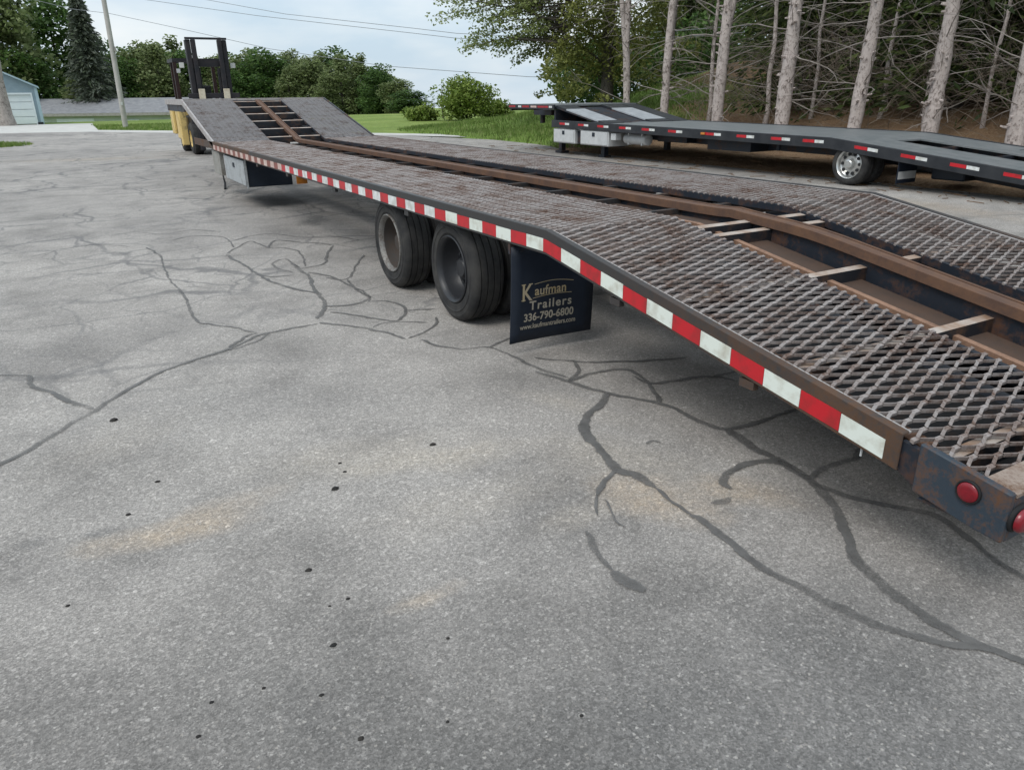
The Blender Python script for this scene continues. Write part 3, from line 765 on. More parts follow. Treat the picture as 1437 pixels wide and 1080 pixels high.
# ------------------------------------------------------------------ garage, long building, pole, wires
g = thing('garage', 'pale blue garage with white overhead door at the far left', 'garage', (-2.5, 57, 0))
YF, XR = 55., -.50
m_ = MB(); xs = [-5.6, -2.9, XR]; zt = lambda x: 2.03+(XR-x)*.50 if x > -2.9 else 2.03+(XR+2.9)*.50-(-2.9-x)*.5
DX0, DX1, DZ = -3.1, -.78, 1.74
# front wall around the door opening, built as butted pieces
m_.add([(-5.6, YF, -.1), (DX0, YF, -.1), (DX0, YF, DZ), (-5.6, YF, DZ), (-5.6, YF+.15, -.1), (DX0, YF+.15, -.1), (DX0, YF+.15, DZ), (-5.6, YF+.15, DZ)], [(0, 1, 2, 3), (4, 7, 6, 5), (0, 4, 5, 1), (1, 5, 6, 2), (0, 3, 7, 4)])
m_.box(DX1, XR, YF, YF+.15, -.1, DZ)
gv = [(-5.6, YF, DZ), (XR, YF, DZ), (XR, YF, zt(XR)), (-2.9, YF, zt(-2.9)), (-5.6, YF, zt(-5.6))]
m_.add(gv+[(a, b+.15, c) for a, b, c in gv], [(0, 1, 2, 3, 4), (9, 8, 7, 6, 5), (0, 5, 6, 1), (1, 6, 7, 2), (4, 9, 5, 0)])
m_.build('front_wall', 'siding_grey', g)
m_ = MB(); m_.box(XR-.15, XR, YF+.15, 60, -.1, zt(XR)); m_.box(-5.6, -5.45, YF+.15, 60, -.1, zt(-5.6)); m_.box(-5.45, XR-.15, 59.85, 60, -.1, 2.0); m_.build('side_wall', 'siding_blue', g)
m_ = MB()
for x0, x1 in ((-2.9, XR+.12), (-5.75, -2.9)):
    a, b = zt(x0)+.02, zt(x1)+.02
    m_.add([(x0, YF-.25, a), (x1, YF-.25, b), (x1, 60.2, b), (x0, 60.2, a), (x0, YF-.25, a+.10), (x1, YF-.25, b+.10), (x1, 60.2, b+.10), (x0, 60.2, a+.10)],
           [(0, 3, 2, 1), (4, 5, 6, 7), (0, 1, 5, 4), (1, 2, 6, 5), (2, 3, 7, 6), (3, 0, 4, 7)])
m_.build('roof', 'siding_blue', g)
d = MB(); n_ = 4
for k in range(n_): d.box(DX0+.09, DX1-.09, YF+.06, YF+.10, k*.41+.01, k*.41+.40)
dd = d.build('overhead_door', 'white_paint', g, bevel=.01)
m_ = MB(); m_.box(DX0, DX0+.09, YF-.03, YF+.12, -.05, DZ); m_.box(DX1-.09, DX1, YF-.03, YF+.12, -.05, DZ); m_.box(DX0+.09, DX1-.09, YF-.03, YF+.12, DZ-.1, DZ); m_.build('door_frame', 'white_paint', g)
m_ = MB(); m_.box(XR-.12, XR+.03, YF-.04, YF-.002, -.05, zt(XR)); m_.build('corner_board', 'siding_blue', g)
m_ = MB(); m_.box(XR-.30, XR-.02, YF-.12, YF-.045, -.08, .10); m_.build('corner_footing', 'dark_gap', g)

b = thing('long_building', 'long low building with grey roof beyond the road, behind the pole', 'building', (5, 82, -2.6))
A = Vector((-9.5, 88.9, 0)); B = Vector((13.6, 75.9, 0)); du = (B-A).normalized(); dn = Vector((-du.y, du.x, 0))
if dn.y < 0: dn = -dn
def P3(a, o, z): p = A+du*a+dn*o; return (p.x, p.y, z)
Lb = (B-A).length
def pbox(m_, a0, a1, o0, o1, z0, z1):
    m_.add([P3(a0, o0, z0), P3(a1, o0, z0), P3(a1, o1, z0), P3(a0, o1, z0), P3(a0, o0, z1), P3(a1, o0, z1), P3(a1, o1, z1), P3(a0, o1, z1)],
           [(0, 3, 2, 1), (4, 5, 6, 7), (0, 1, 5, 4), (1, 2, 6, 5), (2, 3, 7, 6), (3, 0, 4, 7)])
m_ = MB(); pbox(m_, .3, Lb-.3, .5, 7.5, -2.7, .02); m_.build('wall', 'pale_green', b)
m_ = MB(); m_.add([P3(0, 0, .12), P3(Lb, 0, .12), P3(Lb, 4, 1.36), P3(0, 4, 1.36), P3(0, 8, .12), P3(Lb, 8, .12), P3(0, 0, .04), P3(Lb, 0, .04), P3(Lb, 8, .04), P3(0, 8, .04)],
    [(0, 1, 2, 3), (3, 2, 5, 4), (6, 9, 8, 7), (0, 6, 7, 1), (4, 5, 8, 9), (0, 3, 4, 9, 6), (1, 7, 8, 5, 2)]); m_.build('roof', 'shingle', b)
m_ = MB(); pbox(m_, 0, Lb, -.08, -.004, -.14, .10); m_.build('fascia', 'leg_grey', b)
for a0 in (3.2, 7.4, 17.0):
    f_ = MB(); pbox(f_, a0, a0+1.5, .44, .497, -1.6, -.5); fr = f_.build('window_frame', 'white_paint', b)
    p_ = MB(); pbox(p_, a0+.1, a0+1.4, .40, .437, -1.5, -.6); p_.build('pane', 'black_box', fr)
m_ = MB(); pbox(m_, 11.0, 14.4, .44, .497, -2.6, -.35); m_.build('garage_door', 'white_paint', b)

p_ = thing('utility_pole', 'bare grey wooden utility pole standing on the grass across the lot', 'pole', (3.2, 45.55, 0))
m_ = MB(); pts = [(3.2+.02*k, 45.55+.004*k*k, -.3+1.1*k) for k in range(10)]; m_.tube(pts, [.135-.004*k for k in range(10)], 12); smooth_angle(m_.build('shaft', 'pole_wood', p_))
m_ = MB(); m_.box(3.34, 3.44, 45.45, 45.55, 3.58, 3.72); m_.tube([(3.40, 45.5, 3.70), (3.40, 45.5, 3.80)], .025, 8); m_.build('insulator_bracket', 'leg_grey', p_)
m_ = MB(); m_.box(3.16, 3.26, 45.33, 45.385, 1.05, 1.20); m_.build('metal_tag', 'white_box', p_)
def wire(label, pts, r):
    P = []
    for i in range(len(pts)-1):
        a, b = Vector(pts[i]), Vector(pts[i+1])
        for k in range(6): P.append(a.lerp(b, k/6))
    P.append(Vector(pts[-1]))
    o = MB().tube(P, r, 5).build('power_line', 'wire'); tag(o, label, 'cable', 'overhead cables crossing the sky')
def sag(a, b, s, n=12):
    a, b = Vector(a), Vector(b); return [a.lerp(b, i/n)-Vector((0, 0, s*4*(i/n)*(1-i/n))) for i in range(n+1)]
wire('lowest overhead cable, passing close behind the pole towards the pine wood', [(-3.0, 66.9, 8.6), (2.3, 58, 6.54), (4.13, 54.9, 6.1), (7.44, 49.4, 4.93), (10.85, 44.4, 3.75), (14.78, 37.9, 2.72), (19.1, 31.4, 2.09), (21.5, 26.2, 1.86), (27, 16, 3.0)], .013)
wire('middle overhead cable, starting above the forklift mast', [(2.5, 60, 8.2), (6.13, 53.4, 6.77), (10.81, 46.5, 5.53), (16.32, 37.7, 4.22), (17.6, 35.6, 3.9), (20.5, 30, 3.4), (27, 18, 3.6)], .013)
wire('topmost overhead cable, crossing the upper edge of the sky', [(5, 59, 8.5), (8.88, 51.9, 6.81), (12.2, 45.7, 5.59), (16.4, 37.8, 4.45), (17.7, 35.7, 4.12), (20.5, 30, 3.6), (27, 18.5, 3.9)], .013)

# trunk by the garage
t = thing('garage_tree', 'thick grey tree trunk in front of the garage at the left edge', 'tree', (0, 0, 0))
m_, _ = trunk_mb(7.0, .37, .25, seed=8, n=14, wob=.05, lean=(-.006, 0)); smooth_angle(m_.build('trunk', 'bark_grey', t), 60)
P = clumps([(x_-1.0, y_, z_+2.6, r_) for x_, y_, z_, r_ in crown_cl(81, 2.4, 3.6, 8, 40, .9, .2)], 70, 81); v, q = cards(P, .3, .7, .4, 8); np_mesh('crown', v, q, 'leaf_deep', t)
t.location = (-2.22, 53.0, -.05)

# ------------------------------------------------------------------ pine wood on the right
def dead_branch(m_, rr, p, ang, L, up, r0=.016, twigs=4):
    pts = []; rad = []; d = Vector((math.cos(ang), math.sin(ang), up)).normalized(); q = Vector(p)
    n = 6
    for i in range(n+1):
        pts.append(q.copy()); rad.append(r0*(1-.75*i/n))
        d = (d+Vector((rr.uniform(-.22, .22), rr.uniform(-.22, .22), rr.uniform(-.2, .14)))).normalized(); q = q+d*L/n
    m_.tube(pts, rad, 4, False)
    for k in range(twigs):
        i = rr.randint(1, n-1); d2 = (pts[i+1]-pts[i]).normalized()+Vector((rr.uniform(-.9, .9), rr.uniform(-.9, .9), rr.uniform(-.5, .5)))
        d2.normalize(); l2 = L*rr.uniform(.18, .42); a = pts[i]; b_ = a+d2*l2*.5+Vector((0, 0, rr.uniform(-.06, .03))); c_ = b_+(d2+Vector((rr.uniform(-.4, .4), rr.uniform(-.4, .4), rr.uniform(-.4, .2))))*l2*.5
        m_.tube([a, b_, c_], [r0*.5, r0*.38, r0*.2], 3, False)

PG = 'pine trunks at the front of the wood'
def pine(x, y, r, H, lean, seed, label, forks=(), nbr=26, bark_='bark_pine'):
    rr = random.Random(seed)
    t = thing('pine_tree', label, 'tree', (0, 0, 0), PG)
    m_ = MB(); seg = 40; pts = []; rad = []
    for i in range(seg+1):
        k = i/seg; z = -.4+k*(H+.4)
        wv = .03+.05*k
        pts.append((lean[0]*z+wv*math.sin(seed+z*.9)+rr.uniform(-.012, .012), lean[1]*z+wv*math.cos(seed*2+z*.7)+rr.uniform(-.012, .012), z))
        rad.append(r*(1.15 if i == 0 else 1)*(1-.66*k)*(1+rr.uniform(-.09, .09)))
    m_.tube(pts, rad, 14)
    # knots and branch stubs
    for k in range(34):
        z = rr.uniform(.2, 5.5); a = rr.uniform(0, 6.28); rz_ = r*(1-.72*z/H)
        c = Vector((lean[0]*z, lean[1]*z, z)); d_ = Vector((math.cos(a), math.sin(a), rr.uniform(-.1, .4)))
        m_.tube([c+d_*rz_*.7, c+d_*(rz_+rr.uniform(.03, .10))], [.035, .018], 5)
    for (z0, ang, tilt, rf, Lf) in forks:
        c = Vector((lean[0]*z0, lean[1]*z0, z0)); P = [c]; d_ = Vector((math.cos(ang)*tilt, math.sin(ang)*tilt, 1)).normalized()
        for i in range(1, 8): P.append(c+d_*Lf*i/7+Vector((0, 0, .02*i*i)))
        m_.tube(P, [rf*(1-.6*i/7) for i in range(8)], 10)
    smooth_angle(m_.build('trunk', bark_, t), 60)
    m_ = MB()
    for k in range(nbr):
        z = rr.uniform(.5, 5.8); a = rr.uniform(0, 6.28); rz_ = r*(1-.72*z/H)*.9
        c = Vector((lean[0]*z+rz_*math.cos(a), lean[1]*z+rz_*math.sin(a), z))
        dead_branch(m_, rr, c, a, rr.uniform(.6, 2.3), rr.uniform(-.25, .75), rr.uniform(.009, .017), rr.randint(2, 5))
    m_.build('dead_branches', 'twig', t)
    P = clumps(crown_cl(seed, 1.9, H*.62, H+.5, 22, .75, .5), 70, seed); v, q = cards(P, .26, .35, .3, seed); np_mesh('crown', v, q, 'needle_dark', t)
    t.location = (x, y, bank_z(x, y)-.05); return t
pine(15.45, 19.5, .115, 11, (-.01, 0), 21, 'slim twin-stemmed pale pine, first of the pale trunks from the left', forks=[(1.6, 2.62, .13, .09, 6)])
pine(15.9, 18.3, .11, 10, (.03, -.02), 29, 'shaggy grey pine crowded with stubs close behind the twin-stemmed pine', nbr=40, bark_='bark_grey')
pine(15.5, 17.75, .125, 11, (.01, 0), 22, 'slender straight pale pine with swollen base, second pale trunk from the left')
pine(15.5, 15.65, .155, 12, (.0, .0), 23, 'pale pine forking into two stems above the trailer deck', forks=[(2.3, -.5, .16, .115, 6)])
pine(15.5, 13.44, .18, 13, (.01, 0), 24, 'thickest pale pine, left of the white trailer wheel')
pine(15.5, 11.36, .155, 12, (.015, -.004), 25, 'pale pine trunk standing right above the white trailer wheel')
pine(15.5, 9.66, .16, 12, (.0, .0), 26, 'pale pine with a broken branch stub, second trunk from the right edge', forks=[(2.6, -.7, .42, .06, 4)])
pine(15.3, 7.86, .165, 12, (.01, 0), 27, 'pale pine cut by the right edge of the view')

# thin stems
TS = 'thin stems between the pines'
for i, (x, y, r, lean, lab) in enumerate([(17.2, 14.0, .055, (.05, -.03), 'thin grey stem just right of the thickest pine'), (17.0, 14.9, .04, (.02, .0), 'thin straight stem left of the thickest pine'),
        (17.3, 12.1, .06, (.09, -.05), 'thin leaning stem to the right of the pine above the wheel'), (18.0, 12.4, .045, (.12, -.06), 'strongly leaning thin stem between the two right-hand pines'),
        (16.6, 15.0, .075, (.03, -.03), 'medium pale stem beside the forked pine'), (16.9, 10.6, .07, (.03, -.02), 'medium stem between the pine over the wheel and the pine with the broken stub'), (16.4, 16.9, .07, (.02, .02), 'medium stem right of the slender straight pine'), (16.8, 8.7, .07, (.04, -.02), 'medium stem left of the pine cut by the right edge'), (17.4, 17.5, .05, (.02, -.01), 'thin stem behind the forked pine'), (18.6, 11.2, .05, (.1, -.06), 'thin leaning stem behind the pine with the broken stub'), (17.0, 9.4, .05, (.08, -.05), 'thin stem near the right edge')]):
    rr = random.Random(300+i); t = thing('sapling', lab, 'sapling', (0, 0, 0), TS)
    m_, pts = trunk_mb(7, r, .02, lean=(lean[0]*.3, lean[1]*.3), n=6, seg=9, wob=.06, seed=50+i); m_.build('trunk', 'bark_pine', t, True)
    m_ = MB()
    for k in range(30): 
        z = rr.uniform(.5, 5); dead_branch(m_, rr, (lean[0]*.3*z*z/7, lean[1]*.3*z*z/7, z), rr.uniform(0, 6.28), rr.uniform(.5, 1.6), rr.uniform(-.1, .7), .009, 3)
    m_.build('dead_branches', 'twig', t); t.location = (x, y, bank_z(x, y)-.05)

# dark conifers behind
CG = 'dark conifers in the wood behind the pines'
cp = []
for k in range(3):
    t = thing('conifer', 'dark conifer with bare lower twigs deep in the wood', 'tree', (0, 0, 0), CG)
    m_, _ = trunk_mb(11, .13, .03, seed=70+k, n=8); m_.build('trunk', 'bark_dark', t, True)
    v, q = spruce(90+k, 12, 2.6, 64, 13, 26, 'needle_dark', .27, .45); np_mesh('crown', v, q, 'needle_dark', t)
    m_ = MB(); rr = random.Random(k)
    for j in range(16):
        dead_branch(m_, rr, (0, 0, rr.uniform(.3, 4.5)), rr.uniform(0, 6.28), rr.uniform(1., 2.8), rr.uniform(-.25, .5), .013, 5)
    m_.build('dead_branches', 'twig', t); cp.append(t)
spots = []
for (X, y0, y1, st) in ((18.9, 3.5, 15.5, 1.9), (21.5, 4.5, 19.0, 2.2), (24.8, 6, 24.5, 2.3), (29, 6, 34, 2.6), (34.5, 8, 42, 3.2)):
    y = y0
    while y < y1: spots.append((X+random.uniform(-.7, .7), y+random.uniform(-.6, .6))); y += st
i = 0
for (x, y) in spots:
    az_ = math.degrees(math.atan2(x, y))
    if x < 24.5 and y > 17.3: continue
    if 45.2 < az_ < 48.3: continue          # the gap where the sky shows through
    zz = bank_z(x, y) if x < 61 and y < 36.5 else -.05
    sc = random.uniform(.8, 1.1)
    if i < 3: o = cp[i]; o.location = (x, y, zz-.1); o.scale = (sc, sc, sc)
    else: o = dup(cp[i % 3], (x, y, zz-.1), random.uniform(0, 6.28), (sc, sc, sc))
    i += 1
# tangled dead brush at the wood's foot
m_ = MB(); rr = random.Random(5)
for k in range(1100):
    x = rr.uniform(15.8, 19.5); y = rr.uniform(4.5, 17.5)
    dead_branch(m_, rr, (x, y, bank_z(x, y)+rr.uniform(-.1, 1.6)), rr.uniform(0, 6.28), rr.uniform(.8, 2.4), rr.uniform(.0, 1.5), rr.uniform(.004, .008), 4)
kind(m_.build('dead_brush', 'twig_brown'), 'stuff')
m_ = MB()
for k in range(500):
    x = rr.uniform(10.3, 15.); y = rr.uniform(2, 20); a = rr.uniform(0, 3.14); l = rr.uniform(.06, .3); z = max(bank_z(x, y), 0)+.008
    m_.tube([(x, y, z), (x+l*math.cos(a), y+l*math.sin(a), max(bank_z(x+l*math.cos(a), y+l*math.sin(a)), 0)+.012)], .006, 3, False)
kind(m_.build('fallen_twigs', 'needles_litter'), 'stuff')

# big leafy tree at the left end of the wood, one long branch reaching over the lawn
t = thing('leafy_tree', 'large olive green tree whose long leafy branch reaches into the open sky', 'tree', (0, 0, 0))
t_tree = t; RX, RY = .866, -.5
def off(px, py, dep): # metres right of the trunk, metres above camera height, metres further away
    return (RX*px+.5*dep, RY*px+.866*dep, 1.43+py)
m_, _ = trunk_mb(11, .25, .10, seed=33, n=12, seg=10, wob=.05); 
for (px, py, z0, r) in ((-3.6, 2.9, 2.2, .06), (-2.2, 2.6, 2.6, .06), (1.6, 2.8, 2.4, .07), (-1.8, .9, 1.7, .04), (-5.6, 2.9, 3.0, .045)):
    e = Vector(off(px, py, random.uniform(-1, .6))); a = Vector((0, 0, z0)); mid = a.lerp(e, .5)+Vector((0, 0, .25))
    m_.tube([a, a.lerp(mid, .5)+Vector((0, 0, .06)), mid, mid.lerp(e, .5)+Vector((0, 0, .08)), e], [r, r*.8, r*.6, r*.4, r*.15], 6)
smooth_angle(m_.build('trunk', 'bark_dark', t), 60)
OL = [(-1.5, 2.7, 1.5), (0, 2.5, 1.7), (1.2, 2.2, 1.5), (-1.7, 1.5, 1.1), (-.5, .9, 1.2), (-1.2, .25, .85), (.5, .7, 1.), (-2.2, 2.3, 1.), (2., 2.8, 1.3), (-2.0, .6, .6), (-1.5, -.1, .55), (-.5, -.1, .6), (-2.1, 0., .4),
      (-1.9, 1.9, 1.2), (.9, 1.5, 1.2), (1.9, 2.0, 1.1), (-.9, 1.9, 1.3), (.2, 1.6, 1.2), (-1.6, .7, .8), (-1.0, 1.2, 1.), (-2.3, 2.9, 1.1), (1.5, .6, .8), (-1.2, 4.8, 2.2), (1.2, 5.2, 2.5), (0, 7, 2.3), (-1.0, 3.7, 1.5), (2.3, 1.3, .8)]
cl = []
for (px, py, r) in OL:
    for k in range(3):
        x, y, z = off(px+random.uniform(-.45, .45)*r, py+random.uniform(-.4, .4)*r, random.uniform(-1.8, 1.8)); cl.append((x, y, z, r*.55))
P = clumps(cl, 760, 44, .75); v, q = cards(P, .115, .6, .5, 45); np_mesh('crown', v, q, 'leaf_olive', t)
SP = [(-5.6, 2.93, .33), (-5.1, 2.6, .4), (-4.0, 2.95, .55), (-4.6, 1.7, .4), (-4.0, 2.0, .42), (-3.2, 1.75, .45), (-4.9, 1.4, .25), (-3.75, 1.3, .3), (-3.0, 1.1, .32), (-2.75, 2.75, .6), (-3.35, 2.45, .45), (-5.7, 2.3, .22), (-5.2, 3.3, .4), (-3.9, 3.6, .6), (-4.4, 2.3, .25), (-5.0, 3.0, .3), (-4.3, 1.45, .25), (-2.6, 1.9, .35)]
PP = []; tw = MB(); r_ = np.random.default_rng(46)
for (px, py, r) in SP:
    for k in range(3):
        e = Vector(off(px+random.uniform(-.6, .6)*r, py+random.uniform(-.5, .5)*r, random.uniform(-.9, .9)))
        a = Vector(off(-1.3+random.uniform(-.3, .3), max(1.5, min(3.2, py+random.uniform(-.2, .9))), random.uniform(-.4, .4)))
        mid = a.lerp(e, .55)+Vector((0, 0, .22))
        pts = [a.lerp(mid, t*2) if t < .5 else mid.lerp(e, t*2-1) for t in np.linspace(0, 1, 9)]
        tw.tube(pts, [.022*(1-.85*t/8) for t in range(9)], 4, False)
        n = int(115*(.5+r)); t = r_.uniform(.42, 1.03, n)**.8
        base = np.array([np.array(a.lerp(mid, tt*2) if tt < .5 else mid.lerp(e, tt*2-1)) for tt in t])
        PP.append(base+r_.normal(0, 1, (n, 3))*np.array([.2, .2, .11])*(.55+.6*r))
P = np.concatenate(PP); tw.build('branch_twigs', 'bark_dark', t_tree); v, q = cards(P, .115, .6, .5, 47); t = t_tree; kind(np_mesh('leafy_branch', v, q, 'leaf_bright', t), 'stuff')
t.location = (16.78, 22.34, 0.)

# ------------------------------------------------------------------ the car trailer in front
A0 = 2.0228; WID = 2.59; ZD = .7786; Y1, Y0, Y2, Y3 = 3.154, 12.51, 15.115, 17.40; ZU = 1.3684; SL = .1631; YT = .838
def zdeck(y):
    if y < Y1: return ZD-SL*(Y1-y)
    if y < Y0: return ZD
    if y < Y2: return ZD+(ZU-ZD)*(y-Y0)/(Y2-Y0)
    return ZU
T = thing('car_trailer', 'long rusty car trailer with expanded metal deck and red and white edge', 'trailer', (A0+WID/2, 8, 0))
LX = lambda u: A0+u            # u metres from the near edge
def pth(y0, y1, dz=0, extra=()):
    ys = sorted({y0, y1, *[y for y in (Y1, Y0, Y2) if y0 < y < y1], *extra}); return [(y, zdeck(y)+dz) for y in ys]
def cprof(x, s, h=.125, top=.035, bot=.05, t=.008):   # channel, web at x, flanges towards s
    return [(x, .008), (x+s*top, .008), (x+s*top, .008-t), (x+s*t, .008-t), (x+s*t, .008-h+t), (x+s*bot, .008-h+t), (x+s*bot, .008-h), (x, .008-h)]
near_rail = MB().sweep(cprof(LX(0), 1), pth(1.165, Y0)).sweep([(LX(0), .008), (LX(.02), .008), (LX(.02), -.1), (LX(0), -.1)], [(Y0+.002, ZD), (14.3, ZD-.01)]).build('side_rail', 'rail', T, bevel=.003)
far_rail = MB().sweep(cprof(LX(WID), -1), pth(1.165, Y0)).sweep([(LX(WID), .008), (LX(WID-.02), .008), (LX(WID-.02), -.1), (LX(WID), -.1)], [(Y0+.002, ZD), (14.3, ZD-.01)]).build('side_rail', 'rail', T, bevel=.003)
# reflective strips : one piece of tape after another
y = 1.215; k = 0; L_ = .1635
tape_me = {}
while y < Y0-.05:
    y2 = min(y+L_-.002, Y0-.02); mat_ = ('tape_white', 'tape_red')[k % 2]
    if y > 4.4 and mat_ == 'tape_white': mat_ = 'tape_white2'
    if y > 8.3: mat_ = ('tape_pale', 'tape_brown')[k % 2]
    mb = MB(); x0, x1 = A0-.0025, A0-.0004
    def zz(v): return zdeck(v)
    if y < Y1 < y2: segs = [y, Y1, y2]
    else: segs = [y, y2]
    jz = random.uniform(-.0022, .0022); je = random.uniform(-.002, .002)
    mb.sweep([(x0, -.038+jz), (x1, -.038+jz), (x1, -.103+jz), (x0, -.103+jz)], [(v, zz(v)+je*(i_ % 2)) for i_, v in enumerate(segs)])
    mb.build('reflective_strip', mat_, near_rail); y += L_; k += 1

# tail plates beyond the notch, tail frame, lights
for s, x in ((1, LX(0)), (-1, LX(WID))):
    mb = MB(); zt = lambda v: zdeck(v)+.012
    a, b = (x-s*.006, x+s*.02)
    q = [(1.105, zt(1.105)), (YT, zt(YT)), (YT, .262), (.92, .268), (1.105, .300)]
    n = len(q); mb.add([(a, yy, zz_) for yy, zz_ in q]+[(b, yy, zz_) for yy, zz_ in q], [tuple(range(n)), tuple(range(n, 2*n))[::-1]]+[(i, (i+1) % n, n+(i+1) % n, n+i) for i in range(n)])
    mb.box(min(x+s*.021, x+s*.05), max(x+s*.021, x+s*.05), YT+.004, 1.10, .262, .272)
    pl = mb.build('tail_plate', 'tailplate', T, bevel=.004)
    # notch filler recessed between rail and plate
    mb = MB(); mb.add([(x+s*.012, 1.17, zdeck(1.17)-.02), (x+s*.012, 1.10, zdeck(1.1)-.02), (x+s*.012, 1.10, .30), (x+s*.012, 1.17, .335), (x+s*.03, 1.17, zdeck(1.17)-.02), (x+s*.03, 1.10, zdeck(1.1)-.02), (x+s*.03, 1.10, .30), (x+s*.03, 1.17, .335)],
        [(0, 1, 2, 3), (4, 7, 6, 5), (0, 4, 5, 1), (2, 6, 7, 3)]); mb.build('corner_gusset', 'frame_black', T)
    cx = x-s*.007
    gr = MB().lathe_x([(0., .036), (-.005, .036), (-.008, .034), (-.008, .0305), (0., .030)], cx, .945, .373, 28, s).build('light_grommet', 'black_rubber', pl, True)
    MB().lathe_x([(0., .0303), (-.006, .0302), (-.010, .027), (-.0115, .016), (-.0118, 0.0005)], cx, .945, .373, 28, s).build('lens', 'red_lens', gr, True)
MB().box(LX(.022), LX(WID-.022), YT+.002, YT+.05, .255, zdeck(YT)-.008).build('rear_crossbar', 'tailplate', T, bevel=.004)
MB().add([(LX(.025), YT, zdeck(YT)+.004), (LX(WID-.025), YT, zdeck(YT)+.004), (LX(WID-.025), .925, zdeck(.925)+.004), (LX(.025), .925, zdeck(.925)+.004),
          (LX(.025), YT, zdeck(YT)-.006), (LX(WID-.025), YT, zdeck(YT)-.006), (LX(WID-.025), .925, zdeck(.925)-.006), (LX(.025), .925, zdeck(.925)-.006)],
         [(0, 1, 2, 3), (7, 6, 5, 4), (0, 4, 5, 1), (1, 5, 6, 2), (2, 6, 7, 3), (3, 7, 4, 0)]).build('rear_flat_bar', 'bar_worn', T)
def oval(x0, x1, yf, zc, r, th):
    mb = MB(); n = 12; pts = []
    for i in range(n+1): t = -math.pi/2+math.pi*i/n; pts.append((x1-r+r*math.cos(t), zc+r*math.sin(t)))
    for i in range(n+1): t = math.pi/2+math.pi*i/n; pts.append((x0+r+r*math.cos(t), zc+r*math.sin(t)))
    c = ((x0+x1)/2, zc); m2 = len(pts); vs = []
    for f, yy in ((1, yf), (1, yf-th*.6), (.88, yf-th), (.5, yf-th*1.15)): vs += [(c[0]+(px-c[0])*f, yy, c[1]+(pz-c[1])*f) for px, pz in pts]
    fs = [(k*m2+i, k*m2+(i+1) % m2, (k+1)*m2+(i+1) % m2, (k+1)*m2+i) for k in range(3) for i in range(m2)]; fs.append(tuple(3*m2+i for i in range(m2)))
    return mb.add(vs, fs)
for u0, u1 in ((.010, .19), (.23, .41), (WID-.41, WID-.23), (WID-.19, WID-.010)):
    hs = oval(LX(u0)-.006, LX(u1)+.006, YT+.001, .328, .040, .012).build('tail_light', 'black_rubber', T, True)
    oval(LX(u0), LX(u1), YT-.0135, .328, .034, .016).build('lens', 'red_lens', hs, True)

# expanded metal sheets
def expanded(x0, x1, y0, y1, mat, w_=.0115, h_=.0125, dz=-.0065, LW=.165, SW=.0535):
    vs = []; fs = []
    za, zb = zdeck(y0+1e-6), zdeck(y1-1e-6); Ls = math.hypot(y1-y0, zb-za)
    ty, tz = (y1-y0)/Ls, (zb-za)/Ls; ny, nz_ = -tz, ty
    ni = int((x1-x0)/(LW/2)); nj = int(Ls/(SW/2))
    ox = x0+((x1-x0)-ni*LW/2)/2
    def pt(x, s, n): return (x, y0+ty*s+ny*n, za+tz*s+nz_*n+dz)
    box8 = [(0, 3, 2, 1), (4, 5, 6, 7), (0, 1, 5, 4), (1, 2, 6, 5), (2, 3, 7, 6), (3, 0, 4, 7)]
    rr = np.random.default_rng(int(y0*100+x0*10))
    bl = .018
    for i in range(ni+1):
        for j in range(nj+1):
            if (i+j) % 2: continue
            x = ox+i*LW/2; s = j*SW/2
            jz = rr.normal(0, .0007)
            # bond
            xa, xb = max(x-bl, x0), min(x+bl, x1); o = len(vs); hw = w_*.60; tl = .0012
            vs += [pt(xa, s-hw, -h_*.5-tl), pt(xb, s-hw, -h_*.5-tl), pt(xb, s+hw, -h_*.5+tl), pt(xa, s+hw, -h_*.5+tl), pt(xa, s-hw, h_*.36-tl+jz), pt(xb, s-hw, h_*.36-tl+jz), pt(xb, s+hw, h_*.36+tl+jz), pt(xa, s+hw, h_*.36+tl+jz)]
            fs += [tuple(o+t for t in f) for f in box8[1:]]
            for dj in (-1, 1):
                if i+1 > ni or not (0 <= j+dj <= nj): continue
                xn, sn = ox+(i+1)*LW/2, (j+dj)*SW/2
                a = (x+bl*.8, s+dj*hw*.35); b = (xn-bl*.8, sn-dj*hw*.35); o = len(vs); hw2 = w_*.5
                tl2 = .0022*dj
                for (px, ps) in (a, b):
                    vs += [pt(px, ps-hw2, -h_*.5-tl2), pt(px, ps+hw2, -h_*.5+tl2), pt(px, ps+hw2, h_*.5+tl2), pt(px, ps-hw2, h_*.5-tl2)]
                fs += [(o+3, o+2, o+6, o+7), (o+0, o+3, o+7, o+4), (o+1, o+5, o+6, o+2), (o, o+4, o+5, o+1)]
    return vs, fs
def sheet(u0, u1, y0, y1, mat):
    v, f = expanded(LX(u0), LX(u1), y0, y1, mat, *((.0085, .009) if mat == 'mesh_dark' else ())); q = np_mesh('expanded_metal_sheet', np.array(v)-np.array(WORLD[T.name]), f, mat, T, flat=True); return q
for u0, u1 in ((.012, .86), (WID-.86, WID-.012)):
    sheet(u0, u1, .93, Y1-.004, 'mesh')
    for a, b in ((Y1+.004, 6.2), (6.21, 9.3), (9.31, Y0-.004)): sheet(u0, u1, a, b, 'mesh')
    sheet(u0, u1, Y0+.01, Y2-.004, 'mesh_dark'); sheet(u0, u1, Y2+.006, Y3-.06, 'mesh_dark')
    e = .03 if u0 < .1 else -.03

for u0, s in ((.037, 1), (WID-.037, -1)):
    MB().sweep([(LX(u0), .001), (LX(u0+s*.014), .001), (LX(u0+s*.014), -.004), (LX(u0), -.004)], pth(1.17, Y0)).build('edge_bar', 'worn_pale', T)
